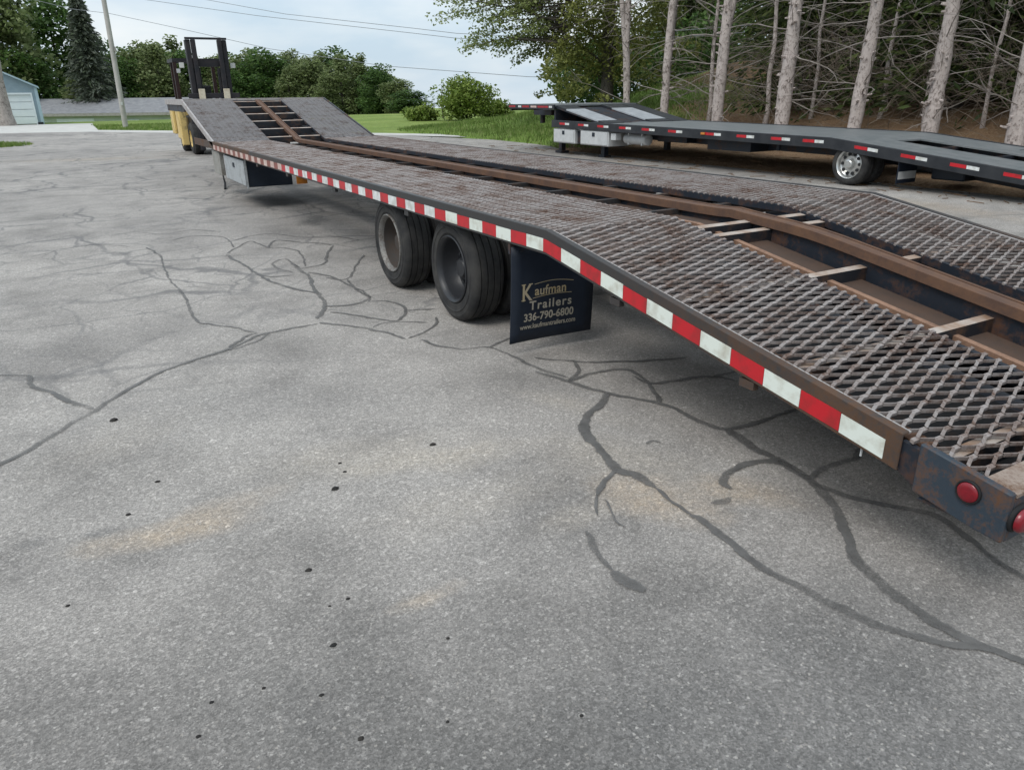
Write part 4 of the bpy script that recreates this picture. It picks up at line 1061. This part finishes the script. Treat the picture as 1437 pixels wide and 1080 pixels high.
# cross members: channels across the trailer, tops worn bright
def cross(y, x0=LX(.05), x1=LX(WID-.05), dz=-.022, mat='cross_rust', hgt=.085):
    z = zdeck(y)+dz; mb = MB()
    sl = 0 if not (y < Y1 or Y0 < y < Y2) else (SL if y < Y1 else (ZU-ZD)/(Y2-Y0))
    w2 = .021
    v = []
    for xx in (x0, x1):
        v += [(xx, y-w2, z-sl*w2), (xx, y+w2, z+sl*w2), (xx, y+w2, z+sl*w2-.007), (xx, y-w2+.007, z-sl*w2-.007), (xx, y-w2+.007, z-hgt+.007-sl*w2), (xx, y+w2, z-hgt+.007), (xx, y+w2, z-hgt), (xx, y-w2, z-hgt-sl*w2)]
    mb.add(v, [(i, (i+1) % 8, 8+(i+1) % 8, 8+i) for i in range(8)]+[tuple(range(8))[::-1], tuple(range(8, 16))])
    return mb.build('cross_member', mat, T)
for y in (1.06, 1.64, 2.27, 2.88, 3.02): cross(y)
y = 3.62
while y < Y0-.1: cross(y, dz=-.045, mat='cross_dull'); y += .605
for y in (12.75, 13.22, 13.70, 14.17, 14.64, 15.04): cross(y)
for y in (15.6, 16.1, 16.6, 17.1): cross(y, mat='frame_black')
# centre beam, proud of the deck
cp_ = [(-.045, .0), (.022, .0), (.022, -.012), (.030, -.012), (.030, .004), (.045, .004), (.045, -.05), (-.045, -.05)]
MB().sweep([(LX(WID/2)+.02+a, b) for a, b in cp_], [(y, z+.062*sm((3.35-y)/.9)) for y, z in pth(.86, Y2-.02, 0, (1.2, 1.6, 2., 2.3, 2.45, 2.6, 2.75, 2.9, 3.05, 3.25, 3.4))]).build('center_beam', 'beam_rust', T, bevel=.002)
MB().sweep([(LX(WID/2)+.02+a, b) for a, b in ((-.02, .0), (.03, .0), (.03, -.28), (.07, -.28), (.07, -.292), (-.075, -.292), (-.075, -.28), (-.02, -.28))], [(y, z-.052+.062*sm((3.35-y)/.9)) for y, z in pth(1.0, Y0, 0, (1.6, 2., 2.45, 2.75, 3.05, 3.3))]).build('center_web', 'frame_black', T)
MB().sweep([(LX(WID/2)+.09, -.036), (LX(WID/2)+.105, -.036), (LX(WID/2)+.105, -.10), (LX(WID/2)+.09, -.10)], pth(.88, Y0)).build('center_rail', 'frame_black', T)
for u, s in ((.79, 1), (WID-.79, -1)):
    x = LX(u)
    h2 = .26
    path = [(1.0, zdeck(1.)-.11), (Y1, ZD-.11), (Y0, ZD-.11), (15.0, ZU-.2), (Y3-.2, ZU-.2)]
    pr = [(x-s*.06, 0), (x+s*.06, 0), (x+s*.06, -.012), (x+s*.006, -.012), (x+s*.006, -h2), (x+s*.11, -h2), (x+s*.11, -h2-.014), (x-s*.06, -h2-.014), (x-s*.06, -h2), (x-s*.006, -h2), (x-s*.006, -.012), (x-s*.06, -.012)]
    mb = MB(); n = len(pr); vs = []
    hs = [.42, 1., 1., 1., .9]
    for (yy, zz_), k in zip(path, hs): vs += [(px, yy, zz_+pz*k) for px, pz in pr]
    mb.add(vs, [(k*n+i, k*n+(i+1) % n, (k+1)*n+(i+1) % n, (k+1)*n+i) for k in range(4) for i in range(n)]+[tuple(range(n))[::-1], tuple(4*n+i for i in range(n))])
    mb.build('main_beam', 'frame_black', T)
    # flat ledge bar carrying the inner mesh edge
    MB().sweep([(x+s*.04, -.010), (x+s*.068, -.010), (x+s*.068, -.05), (x+s*.04, -.05)], pth(.93, Y2)).build('mesh_ledge', 'frame_black', T)
    MB().sweep([(x+s*.215, -.050), (x+s*.25, -.050), (x+s*.25, -.058), (x+s*.223, -.058), (x+s*.223, -.12), (x+s*.215, -.12)], pth(.95, Y0-.3)).build('inner_ledge', 'ledge_rust' if s > 0 else 'frame_black', T)
    MB().sweep([(x+s*.255, -.078), (x+s*.475, -.078), (x+s*.475, -.086), (x+s*.255, -.086)], pth(.95, Y0-.3)).build('inner_plate', 'inner_rust', T)
for s, x in ((1, LX(0)), (-1, LX(WID))):
    MB().sweep([(x+s*.055, -.03), (x+s*.12, -.03), (x+s*.12, -.04), (x+s*.063, -.04), (x+s*.063, -.115), (x+s*.055, -.115)], pth(1.12, Y0)).build('inner_angle', 'beam_rust', T)
MB().sweep([(LX(.24), -.10), (LX(.72), -.10), (LX(.72), -.106), (LX(.24), -.106)], pth(.95, 3.1)).build('shade_plate', 'shade_plate_rust', T)  # added plate that keeps the mesh holes above it dark
MB().sweep([(LX(WID-.72), -.10), (LX(WID-.24), -.10), (LX(WID-.24), -.106), (LX(WID-.72), -.106)], pth(.95, 3.1)).build('shade_plate', 'shade_plate_rust', T)  # same added dark plate under the far mesh strip
# ramp and upper deck edge rails
for s, x in ((1, LX(0)), (-1, LX(WID))):
    MB().sweep([(x, .012), (x+s*.03, .012), (x+s*.03, -.085), (x, -.085)], pth(Y0+.02, Y3)).build('upper_rail', 'worn_pale' if s > 0 else 'frame_black', T, bevel=.004)
    MB().box(min(x+s*.03, x+s*.05), max(x+s*.03, x+s*.05), Y2-.02, Y3-.02, ZU-.2, ZU-.09).build('neck_side', 'frame_black', T)
MB().box(LX(.032), LX(WID-.032), Y2-.035, Y2-.006, ZU-.02, ZU+.016).build('rear_edge_bar', 'worn_pale', T)
MB().box(LX(.032), LX(WID-.032), Y3-.05, Y3, ZU-.10, ZU+.012).build('front_edge_bar', 'worn_pale', T)
mb = MB(); mb.box(LX(WID/2-.35), LX(WID/2-.23), Y3, Y3+.9, ZU-.24, ZU-.10); mb.box(LX(WID/2+.23), LX(WID/2+.35), Y3, Y3+.9, ZU-.24, ZU-.10); mb.box(LX(WID/2-.35), LX(WID/2+.35), Y3+.9, Y3+1.0, ZU-.24, ZU-.1); mb.build('gooseneck', 'frame_black', T)
mb = MB(); mb.tube([(LX(WID/2), Y3+.95, ZU-.12), (LX(WID/2), Y3+.95, .62)], .06, 12); mb.tube([(LX(WID/2), Y3+.95, .72), (LX(WID/2), Y3+.95, .56)], .085, 12); mb.build('coupler', 'frame_black', T)
# vertical neck panel below the ramp
MB().box(LX(.8), LX(WID-.8), 14.95, 15.02, .55, ZU-.22).build('neck_panel', 'frame_black', T)
# safety chain hanging to the ground
mb = MB(); mb.tube([(LX(.35), 14.2, .62), (LX(.33), 14.1, .32), (LX(.28), 13.6, .06), (LX(.2), 13.2, .012)], .018, 6); mb.build('hanging_cable', 'black_rubber', T)

# wheels
RT = .347; TW = .232
def tyre(mb, cx, cy, sgn):
    prof = [(.03, .215), (.012, .222), (.006, .236), (.003, .238), (.004, .248), (.001, .272), (-.003, .275), (-.003, .281), (.001, .284), (.004, .306), (.002, .309), (.006, .316), (.018, .335), (.032, .344)]
    x = .032
    for k in range(4):
        a = .044+k*.046
        prof += [(a, RT), (a+.002, RT-.009), (a+.009, RT-.009), (a+.011, RT)]
    prof += [(TW-.032, .344), (TW-.018, .335), (TW-.006, .315), (TW, .285), (TW-.004, .245), (TW-.012, .222), (TW-.03, .215)]
    mb.lathe_x(prof, cx, cy, RT, 48, sgn)
    # shallow tread cuts
    return mb
def rim(mb, cx, cy, sgn, deep):
    p = [(.012, .2225), (.002, .222), (-.003, .216), (.006, .206), (.020, .198), (.034, .194)]
    mb.lathe_x(p, cx, cy, RT, 40, sgn)
    mb.lathe_x([(.05, .194), (TW-.03, .200), (TW-.012, .2225)], cx, cy, RT, 40, sgn)
def hub(mb, cx, cy, sgn, deep):
    mb.lathe_x([(.034, .194), (.06, .190), (deep-.02, .178), (deep, .165), (deep+.006, .120), (deep-.004, .10), (deep-.008, .075), (deep-.045, .066), (deep-.06, .055), (deep-.062, .001)], cx, cy, RT, 24, sgn)
    for k in range(8):
        t = 2*math.pi*k/8+.2; c = Vector((cx+sgn*deep, cy+.1*math.cos(t), RT+.1*math.sin(t)))
        mb.tube([c, c-Vector((sgn*.035, 0, 0))], .012, 6)
def wheel(x, y, sgn, rmat, hmat, lab=None):
    w_ = bpy.data.objects.new('wheel', None); COL.objects.link(w_); w_.parent = T; WORLD[w_.name] = WORLD[T.name]
    if lab: w_['label'] = lab
    smooth_angle(tyre(MB(), x, y, sgn).build('tyre', 'rubber', w_), 35)
    r_ = MB(); rim(r_, x, y, sgn, .13); smooth_angle(r_.build('rim', rmat, w_), 35)
    h_ = MB(); hub(h_, x, y, sgn, .13); smooth_angle(h_.build('hub', hmat, w_), 35)
AX = (4.40, 5.50)
for y, rm, hm, lb in ((AX[0], 'rim_black', 'rim_black', 'wheel with black rim'), (AX[1], 'rim_silver', 'hub_rust', 'wheel with pale steel rim')):
    wheel(LX(.055), y, 1, rm, hm, lb); wheel(LX(.055+TW+.045), y, 1, 'rim_black', 'rim_black')
    wheel(LX(WID-.055), y, -1, rm, hm); wheel(LX(WID-.055-TW-.045), y, -1, 'rim_black', 'rim_black')
    mb = MB(); mb.tube([(LX(.3), y, RT), (LX(WID-.3), y, RT)], .06, 12); mb.box(LX(WID/2-.16), LX(WID/2+.16), y-.1, y+.1, RT-.12, RT+.12); mb.build('axle', 'frame_black', T)
MB().box(LX(.62), LX(.70), 3.8, 6.2, .50, .58).build('spring_hanger', 'frame_black', T)
MB().box(LX(WID-.70), LX(WID-.62), 3.8, 6.2, .50, .58).build('spring_hanger', 'frame_black', T)

# mud flaps with print
def text(body, size, x, z, y, mat, parent, bold=0., spc=1., shear=0., sx=1.):
    cu = bpy.data.curves.new('print', 'FONT'); cu.body = body; cu.size = size; cu.offset = bold; cu.space_character = spc; cu.shear = shear; cu.extrude = .0004
    o = bpy.data.objects.new('tmp', cu); COL.objects.link(o); dg = bpy.context.evaluated_depsgraph_get()
    me = bpy.data.meshes.new_from_object(o.evaluated_get(dg)); bpy.data.objects.remove(o)
    vs = [(x+v.co.x*sx, y-.0008-v.co.z, z+v.co.y) for v in me.vertices]; fs = [tuple(p.vertices) for p in me.polygons]
    return MB().add(vs, fs)
YFL = 3.52
for s, u0, u1 in ((1, .012, .575), (-1, WID-.575, WID-.012)):
    mb = MB(); n = 10; vs = []; x0, x1 = LX(u0), LX(u1)
    cu_ = lambda x, z: .030*((.64-z)/.57)**2+.009*math.sin((x-x0)*8)*((.64-z)/.57)
    nx, nz_ = 8, 10; vs = []; fs = []
    for k in range(2):
        for j in range(nz_+1):
            for i in range(nx+1):
                xx = x0+(x1-x0)*i/nx; zz_ = .072+(.64-.072)*j/nz_; vs.append((xx, YFL+.008*k+cu_(xx, zz_), zz_))
    o2 = (nx+1)*(nz_+1); W_ = nx+1
    for j in range(nz_):
        for i in range(nx): a = j*W_+i; fs += [(a, a+1, a+W_+1, a+W_), (o2+a, o2+a+W_, o2+a+W_+1, o2+a+1)]
    for i in range(nx): fs += [(i, o2+i, o2+i+1, i+1), (nz_*W_+i, nz_*W_+i+1, o2+nz_*W_+i+1, o2+nz_*W_+i)]
    for j in range(nz_): fs += [(j*W_, (j+1)*W_, o2+(j+1)*W_, o2+j*W_), (j*W_+nx, o2+j*W_+nx, o2+(j+1)*W_+nx, (j+1)*W_+nx)]
    fl = MB().add(vs, fs).build('mud_flap', 'flap', T, True)
    def bend(mb): mb.v = [(a, b+cu_(a, c)-.0012, c) for a, b, c in mb.v]; return mb
    MB().box(x0-.004, x1+.004, YFL+.0085, YFL+.03, .60, .66).build('flap_bracket', 'frame_black', T)
    if s > 0:
        lx = x0+.068; yy = YFL-.0004
        t_ = MB()
        for tt in (text('K', .135, lx, .322, yy, 'x', fl, .002, 1, 0, .78), text('aufman', .078, lx+.088, .345, yy, 'x', fl, .0012, 1.05, .0, .92)):
            t_.add(tt.v, tt.f)
        # serifs of the tall initial
        for (a, b, c) in ((-.002, .026, .322), (-.002, .026, .414), (.046, .072, .414)): t_.add([(lx+a, yy-.0012, c), (lx+b, yy-.0012, c), (lx+b, yy-.0012, c+.006), (lx+a, yy-.0012, c+.006)], [(0, 1, 2, 3)])
        # curl over and under the name
        for (xa, za, xb, zb, bow) in ((.085, .412, .35, .404, .014), (.075, .330, .34, .334, .008)):
            P = []
            for i in range(15):
                t = i/14; P.append((lx+xa+(xb-xa)*t, za+(zb-za)*t+bow*math.sin(math.pi*t)))
            for i in range(14): t_.add([(P[i][0], yy-.001, P[i][1]-.0018), (P[i+1][0], yy-.001, P[i+1][1]-.0018), (P[i+1][0], yy-.001, P[i+1][1]+.0018), (P[i][0], yy-.001, P[i][1]+.0018)], [(0, 1, 2, 3)])
        bend(t_).build('name_print', 'flap_text_gold', fl)
        bend(text('Trailers', .074, lx+.055, .262, yy, 'x', fl, .0014, 1.22)).build('trailers_print', 'flap_text', fl)
        bend(text('336-790-6800', .066, lx+.018, .195, yy, 'x', fl, .0014, 1.02, 0, .90)).build('phone_print', 'flap_text', fl)
        bend(text('www.kaufmantrailers.com', .043, lx-.005, .148, yy, 'x', fl, .0005, .98, 0, .86)).build('web_print', 'flap_text', fl)
        # mounting bolts
        for k in range(4):
            c = Vector((x0+.06+k*.145, YFL-.001, .615)); MB().tube([c, c-Vector((0, .006, 0))], .011, 8).build('bolt', 'frame_black', fl)

# under-deck things
mb = MB(); mb.box(LX(.04), LX(.10), 12.35, 12.95, .30, .64); mb.build('landing_leg', 'leg_grey', T, bevel=.006)
bx = MB().box(LX(.06), LX(.66), 10.62, 12.02, .285, .635).build('tool_box', 'black_box', T, bevel=.008)
MB().box(LX(.045), LX(.0585), 10.66, 12.0, .30, .625).build('box_door', 'steel_box', bx, bevel=.004)
MB().box(LX(.035), LX(.045), 11.28, 11.38, .50, .56).build('latch', 'black_box', bx)
MB().box(LX(.05), LX(.07), 10.60, 10.617, .27, .64).build('box_corner', 'steel_box', bx)
mb = MB(); mb.tube([(LX(.76), 10.5, .47), (LX(.76), 10.42, .47)], .06, 14); lp = mb.build('amber_lamp', 'amber', T)
MB().box(LX(.69), LX(.83), 10.5, 10.53, .30, .62).build('lamp_bracket', 'amber', T)
for yb_ in (1.75, 2.55, 4.95, 6.6, 8.2, 9.6):
    MB().box(LX(.004), LX(.03), yb_, yb_+.07, zdeck(yb_)-.150, zdeck(yb_)-.1185).build('stake_bracket', 'rail', T)
# tie-down stub hanging below the rail near the tail
MB().tube([(LX(.02), 1.30, .36), (LX(.02), 1.30, .325)], .004, 6).build('tie_pin', 'white_box', T)

# ------------------------------------------------------------------ black flatbed trailer beyond
B0 = 10.60; BY0 = 16.3; BYB = 8.2; BYR = 3.0
def zb(y):
    if y > BYB: return .705+(y-BYB)*.0105
    return .705-(BYB-y)*.098
T2 = thing('flatbed_trailer', 'black flatbed trailer with white tool boxes parked by the pines', 'trailer', (B0+WID/2, 10, 0))
for s, x in ((1, B0), (-1, B0+WID)):
    rl = MB().sweep([(x, 0), (x+s*.05, 0), (x+s*.05, -.17), (x, -.17)], [(y, zb(y)) for y in (BYR, BYB, BY0)]).build('side_rail', 'black_steel2', T2, bevel=.006)
    if s > 0:
        for yw in (15.62, 14.84, 14.08, 13.29, 12.52, 11.70, 10.66, 9.86, 9.07, 8.40, 7.42, 6.63, 5.88, 5.15):
            for a, b, mt in ((.09, .32, 'tape_red'), (-.09, .085, 'tape_white2')):
                MB().sweep([(x-.002, -.048), (x-.0004, -.048), (x-.0004, -.095), (x-.002, -.095)], [(yw+a, zb(yw+a)), (yw+b, zb(yw+b))]).build('reflective_strip', mt, rl)
        MB().box(x-.02, x-.002, 10.98, 11.08, zb(11)-.09, zb(11)-.05).build('amber_marker', 'amber', rl)
# deck: long boards or plates side by side
nb = 8; bw = (WID-.11)/nb
for k in range(nb):
    x = B0+.055+k*bw
    MB().sweep([(x, -.012), (x+bw-.008, -.012), (x+bw-.008, -.035), (x, -.035)], [(y, zb(y)) for y in ((BYR, BYB, 14.2) if k not in (3, 4) else (BYB-.5, BYB, BY0-.1))]).build('deck_board', 'deck_plate', T2)
for x in (B0+.75, B0+WID-.85):
    MB().sweep([(x, -.04), (x+.1, -.04), (x+.1, -.34), (x, -.34)], [(y, zb(y)) for y in (BYR+.6, BYB, BY0)]).build('main_beam', 'frame_black', T2)
for k in range(14):
    y = 15.6-.85*k; MB().box(B0+.05, B0+WID-.05, y-.03, y+.03, zb(y)-.15, zb(y)-.04).build('cross_member', 'frame_black', T2)
# gooseneck deck and ramps
ZG = 1.14
for s, x in ((1, B0), (-1, B0+WID)):
    rl = MB().box(min(x, x+s*.05), max(x, x+s*.05), BY0-.1, 18.4, ZG-.11, ZG).build('upper_rail', 'black_steel2', T2, bevel=.005)
    if s > 0:
        for a, b, mt in ((18.05, 18.38, 'tape_red2'), (17.75, 17.9, 'tape_white2'), (17.35, 17.7, 'tape_red2'), (17.0, 17.28, 'tape_pale'), (16.45, 16.95, 'tape_red2'), (16.28, 16.42, 'tape_white2')):
            MB().box(x-.002, x-.0004, a, b, ZG-.075, ZG-.03).build('reflective_strip', mt, rl)
MB().box(B0+.052, B0+WID-.052, BY0-.1, 18.38, ZG-.04, ZG-.004).build('upper_deck', 'deck_plate', T2)
MB().box(B0+.052, B0+WID-.052, 18.33, 18.40, ZG-.16, ZG-.042).build('front_bar', 'black_steel2', T2)
def ramp2(u0, u1, name, mat, ya=BY0-.12, yb=14.2, dz=0):
    za, zbb = ZG-.02+dz, zb(yb)+.0+dz
    MB().sweep([(B0+u0, 0), (B0+u1, 0), (B0+u1, -.03), (B0+u0, -.03)], [(yb, zbb), (ya, za)]).build(name, mat, T2)
def ramp_half(u0, u1):
    za, zbb = ZG-.02, zb(14.2); f = lambda y: zbb+(za-zbb)*(y-14.2)/(BY0-.12-14.2)
    for ya, yb, mt in ((14.2, 14.45, 'black_steel2'), (14.46, 15.75, 'alu'), (15.76, BY0-.12, 'black_steel2')):
        MB().sweep([(B0+u0, 0), (B0+u1, 0), (B0+u1, -.03), (B0+u0, -.03)], [(ya, f(ya)), (yb, f(yb))]).build('ramp_plate', mt, T2)
ramp_half(.06, .60); ramp_half(1.42, 2.05)
ramp2(.62, 1.40, 'ramp_center', 'frame_black', dz=-.05)
ramp2(2.07, WID-.06, 'ramp_side', 'black_steel2', dz=.0)
for u in (.06, .56, 1.42, WID-.10): ramp2(u, u+.04, 'ramp_beam', 'frame_black', dz=-.035)
mb = MB(); mb.box(B0+.06, B0+WID-.06, BY0-.09, BY0-.03, zb(BY0)-.05, ZG-.112); mb.build('neck_wall', 'frame_black', T2)
mb = MB(); mb.box(B0+1.1, B0+1.5, 18.0, 18.9, ZG-.3, ZG-.17); mb.tube([(B0+1.3, 18.75, ZG-.2), (B0+1.3, 18.75, .62)], .07, 12); mb.build('gooseneck', 'frame_black', T2)
# tool boxes, tank, jacks
for y0, y1 in ((15.33, 16.25), (14.02, 15.1)):
    z1 = zb(15)-.18; bx = MB().box(B0+.03, B0+.62, y0, y1, .27, z1).build('tool_box', 'white_box', T2, bevel=.012)
    MB().box(B0+.014, B0+.0295, y0+.03, y1-.03, .29, z1-.02).build('box_door', 'white_box', bx, bevel=.008)
    lt = MB().box(B0+.004, B0+.0135, (y0+y1)/2-.05, (y0+y1)/2+.05, z1-.13, z1-.04).build('latch', 'black_box', bx, bevel=.004)
mb = MB(); mb.box(B0+.1, B0+.55, 15.12, 15.31, .28, .55); mb.build('box_spacer', 'frame_black', T2)
for x in (B0+.35, B0+WID-.35):
    mb = MB(); mb.box(x-.06, x+.06, 16.27, 16.39, .06, .62); mb.box(x-.12, x+.12, 16.2, 16.46, 0.0, .06); mb.build('jack_leg', 'frame_black', T2)
    mb = MB(); mb.box(x-.06, x+.06, 14.5, 14.62, .05, .6); mb.box(x-.1, x+.1, 14.45, 14.67, 0, .05); mb.build('jack_leg', 'frame_black', T2)
mb = MB(); n = 20; P = [(B0+.33, 13.0, .45), (B0+.33, 13.7, .45)]; mb.tube([(P[0][0], 12.98, .45), (P[0][0], 13.0, .45), (P[0][0], 13.72, .45), (P[0][0], 13.74, .45)], [.07, .115, .115, .07], 20); mb.box(B0+.24, B0+.42, 13.1, 13.14, .33, .60); mb.box(B0+.24, B0+.42, 13.55, 13.59, .33, .60)
smooth_angle(mb.build('air_tank', 'white_box', T2))
MB().box(B0+.05, B0+.2, 13.78, 13.95, .42, .56).build('valve_box', 'white_box', T2)
MB().box(B0+.3, B0+1.6, 10.1, 11.2, .36, .55).build('under_box', 'frame_black', T2)
MB().tube([(B0+.35, 9.5, .54), (B0+.35, 9.5, .42)], .04, 8).build('hanger_stub', 'frame_black', T2)
MB().box(B0+.5, B0+1.9, 12.0, 12.9, .42, .56).build('frame_box', 'frame_black', T2)
RT2 = .325
def wheel2(x, y, sgn):
    w_ = bpy.data.objects.new('wheel', None); COL.objects.link(w_); w_.parent = T2; WORLD[w_.name] = WORLD[T2.name]
    prof = [(.03, .21), (.01, .222), (.0, .25), (.004, .285), (.02, .31), (.045, .322), (.06, .325), (.064, .316), (.075, .316), (.08, .325), (.12, .325), (.124, .316), (.135, .316), (.14, .325), (.17, .325), (.2, .31), (.215, .285), (.22, .25), (.21, .222), (.19, .21)]
    smooth_angle(MB().lathe_x(prof, x, y, RT2, 44, sgn).build('tyre', 'rubber', w_), 35)
    smooth_angle(MB().lathe_x([(.03, .215), (.006, .224), (-.004, .218), (.006, .207), (.02, .198), (.06, .19), (.075, .172), (.07, .14), (.055, .12), (.055, .085), (.03, .075), (-.01, .065), (-.02, .05), (-.02, .001)], x, y, RT2, 40, sgn).build('rim', 'chrome', w_), 30)
    for j in range(10):
        t = 2*math.pi*j/10; c = Vector((x+sgn*.06, y+.15*math.cos(t), RT2+.15*math.sin(t)))
        MB().tube([c+Vector((sgn*.012, 0, 0)), c-Vector((sgn*.012, 0, 0))], .024, 10).build('hand_hole', 'dark_gap', w_)
for y in (7.82,):
    wheel2(B0+.03, y, 1); wheel2(B0+.30, y, 1); wheel2(B0+WID-.03, y, -1); wheel2(B0+WID-.3, y, -1)
    MB().tube([(B0+.3, y, RT2), (B0+WID-.3, y, RT2)], .07, 12).build('axle', 'frame_black', T2)
MB().box(B0+.5, B0+1.2, 6.25, 6.75, .16, .44).build('under_box', 'black_box', T2, bevel=.02)
fl = MB().box(B0+.04, B0+.50, 6.98, 6.99, .10, .56).build('mud_flap', 'flap', T2); MB().box(B0+.06, B0+.48, 6.974, 6.9785, .16, .27).build('flap_plate', 'white_box', fl)
fl = MB().box(B0+WID-.5, B0+WID-.04, 6.38, 6.39, .10, .52).build('mud_flap', 'flap', T2)

# ------------------------------------------------------------------ forklift holding the gooseneck
FK = thing('forklift', 'yellow forklift with tall black mast behind the trailer front', 'forklift', (3.55, 22.0, 0))
fx, fy = 3.68, 21.6          # mast centre; front towards -y
def fb(name, mat, *bs, parent=None, bevel=.0):
    mb = MB()
    for (a, b, c, d, e, f) in bs: mb.box(fx+a, fx+b, fy+c, fy+d, e, f)
    return mb.build(name, mat, parent or FK, bevel=bevel)
for s in (-1, 1):
    a = sorted((s*.26, s*.365)); b = sorted((s*.375, s*.49)); i0, i1 = a; o0, o1 = b
    fb('mast_rail', 'mast_black', (o0, o1, -.08, .14, .12, 2.74), bevel=.012)
    fb('mast_rail', 'mast_black', (i0, i1, -.16, -.02, .18, 2.74), bevel=.012)
    fb('rail_spacer', 'mast_black', (min(s*.365, s*.375), max(s*.365, s*.375), -.06, -.03, .3, 2.3))
    mb = MB(); mb.tube([(fx+s*.25, fy+.06, .3), (fx+s*.25, fy+.06, 2.1)], .05, 12); mb.build('lift_cylinder', 'mast_black', FK)
    fb('fork', 'fork_pale', (s*.30-.075, s*.30+.075, -.30, -.25, .95, 1.60), (s*.30-.07, s*.30+.07, -1.45, -.30, .95, .99), bevel=.008)
    fb('headlight', 'glass_lamp', (s*.62-.05, s*.62+.05, .1, .2, 2.1, 2.22))
fb('mast_crossbar', 'mast_black', (-.49, .49, -.14, -.04, 2.744, 2.79)); fb('mast_crossbar', 'mast_black', (-.37, .37, .0, .10, 2.12, 2.27)); fb('mast_crossbar', 'mast_black', (-.37, .37, .0, .10, .3, .5))
fb('carriage', 'mast_black', (-.62, .62, -.24, -.18, .98, 1.12), (-.62, .62, -.24, -.18, 1.38, 1.50), (-.5, -.42, -.24, -.18, 1.12, 1.38), (.42, .5, -.24, -.18, 1.12, 1.38), bevel=.008)
ox = -.28                    # the truck body sits a little to the left of the mast in this view
fb('body', 'mast_black', (-.52-.05, .52, .25, 1.6, .35, .95), bevel=.03)
fb('counterweight', 'yellow', (-.70, .40, 1.6, 2.35, .30, 1.22), bevel=.06)
fb('hazard_stripe', 'yellow', (-.585, -.572, .9, 1.05, .45, .9)); fb('hazard_stripe', 'yellow', (-.585, -.572, 1.25, 1.4, .45, .9))
fb('fender', 'yellow', (-.80, -.62, .75, 1.0, .22, 1.28), bevel=.02); fb('side_tank', 'yellow', (-.92, -.84, 1.05, 1.5, .50, 1.30), bevel=.02)
fb('hood', 'mast_black', (-.40, .40, .95, 1.6, .955, 1.15), bevel=.03); fb('seat', 'black_rubber', (-.22, .22, 1.0, 1.45, 1.155, 1.26), (-.22, .22, 1.4, 1.5, 1.265, 1.7), bevel=.03)
pt = [(-.68, .95), (.50, .95), (-.62, 1.9), (.42, 1.9)]
for (px, py) in pt: fb('guard_post', 'mast_brown', (px-.045, px+.045, py-.045, py+.045, .95, 2.26))
fb('overhead_guard', 'mast_black', (-.73, .55, .90, .98, 2.262, 2.35), (-.68, .5, 1.88, 1.96, 2.262, 2.35), (-.73, -.65, .98, 1.88, 2.262, 2.35), (.47, .55, .98, 1.88, 2.262, 2.35), *[(-.73+.175*k, -.69+.175*k, .98, 1.88, 2.29, 2.32) for k in range(1, 7)])
fb('mirror', 'white_box', (-.66, -.57, .86, .89, 2.0, 2.1))
for (px, py, r) in ((-.50, .42, .40), (.62, .42, .40), (-.52, 1.95, .27), (.42, 1.95, .27)):
    w_ = bpy.data.objects.new('wheel', None); COL.objects.link(w_); w_.parent = FK; WORLD[w_.name] = WORLD[FK.name]
    s = -1 if px < 0 else 1
    smooth_angle(MB().lathe_x([(-.14, r*.55), (-.14, r*.86), (-.10, r), (.10, r), (.14, r*.86), (.14, r*.55)], fx+px, fy+py, r, 28).build('tyre', 'rubber', w_), 35)
    smooth_angle(MB().lathe_x([(.13, r*.56), (.09, r*.5), (.06, r*.2), (.1, r*.15), (.1, .001)], fx+px, fy+py, r, 20, s).build('rim', 'yellow', w_), 35)

# ------------------------------------------------------------------ small dark crumbs on the asphalt
CRUMBS = [(1.16, 2.716, .014), (.672, 2.557, .016), (.75, 2.674, .008), (.757, 2.758, .008), (.433, 2.083, .011), (.394, 1.699, .010), (.495, 1.876, .007), (.016, 1.556, .007), (-.024, 3.749, .02), (-.04, 2.768, .010), (.063, 1.653, .006), (.31, 1.534, .007), (.437, 1.871, .005), (-.244, 2.282, .007), (.841, 1.138, .006), (.082, 2.984, .010), (.188, 1.635, .006), (.35, 1.35, .008), (.55, 1.29, .005), (.68, 1.56, .006)]
for i, (x, y, r) in enumerate(CRUMBS):
    r *= .8; rr = random.Random(i); mb = MB(); n = 9
    ring = lambda z, k: [(x+r*k*(1.25*math.cos(t*6.283/n))*(.75+.5*rr.random()), y+r*k*math.sin(t*6.283/n)*(.75+.5*rr.random()), z) for t in range(n)]
    vs = ring(.0005, 1.)+ring(r*.45, .85)+ring(r*.75, .4)
    mb.add(vs, [(k*n+i_, k*n+(i_+1) % n, (k+1)*n+(i_+1) % n, (k+1)*n+i_) for k in range(2) for i_ in range(n)]+[tuple(2*n+i_ for i_ in range(n))])
    o = mb.build('asphalt_crumb', 'crumb'); tag(o, 'small black crumb of tar lying loose on the grey asphalt', 'debris', 'black crumbs scattered on the asphalt')
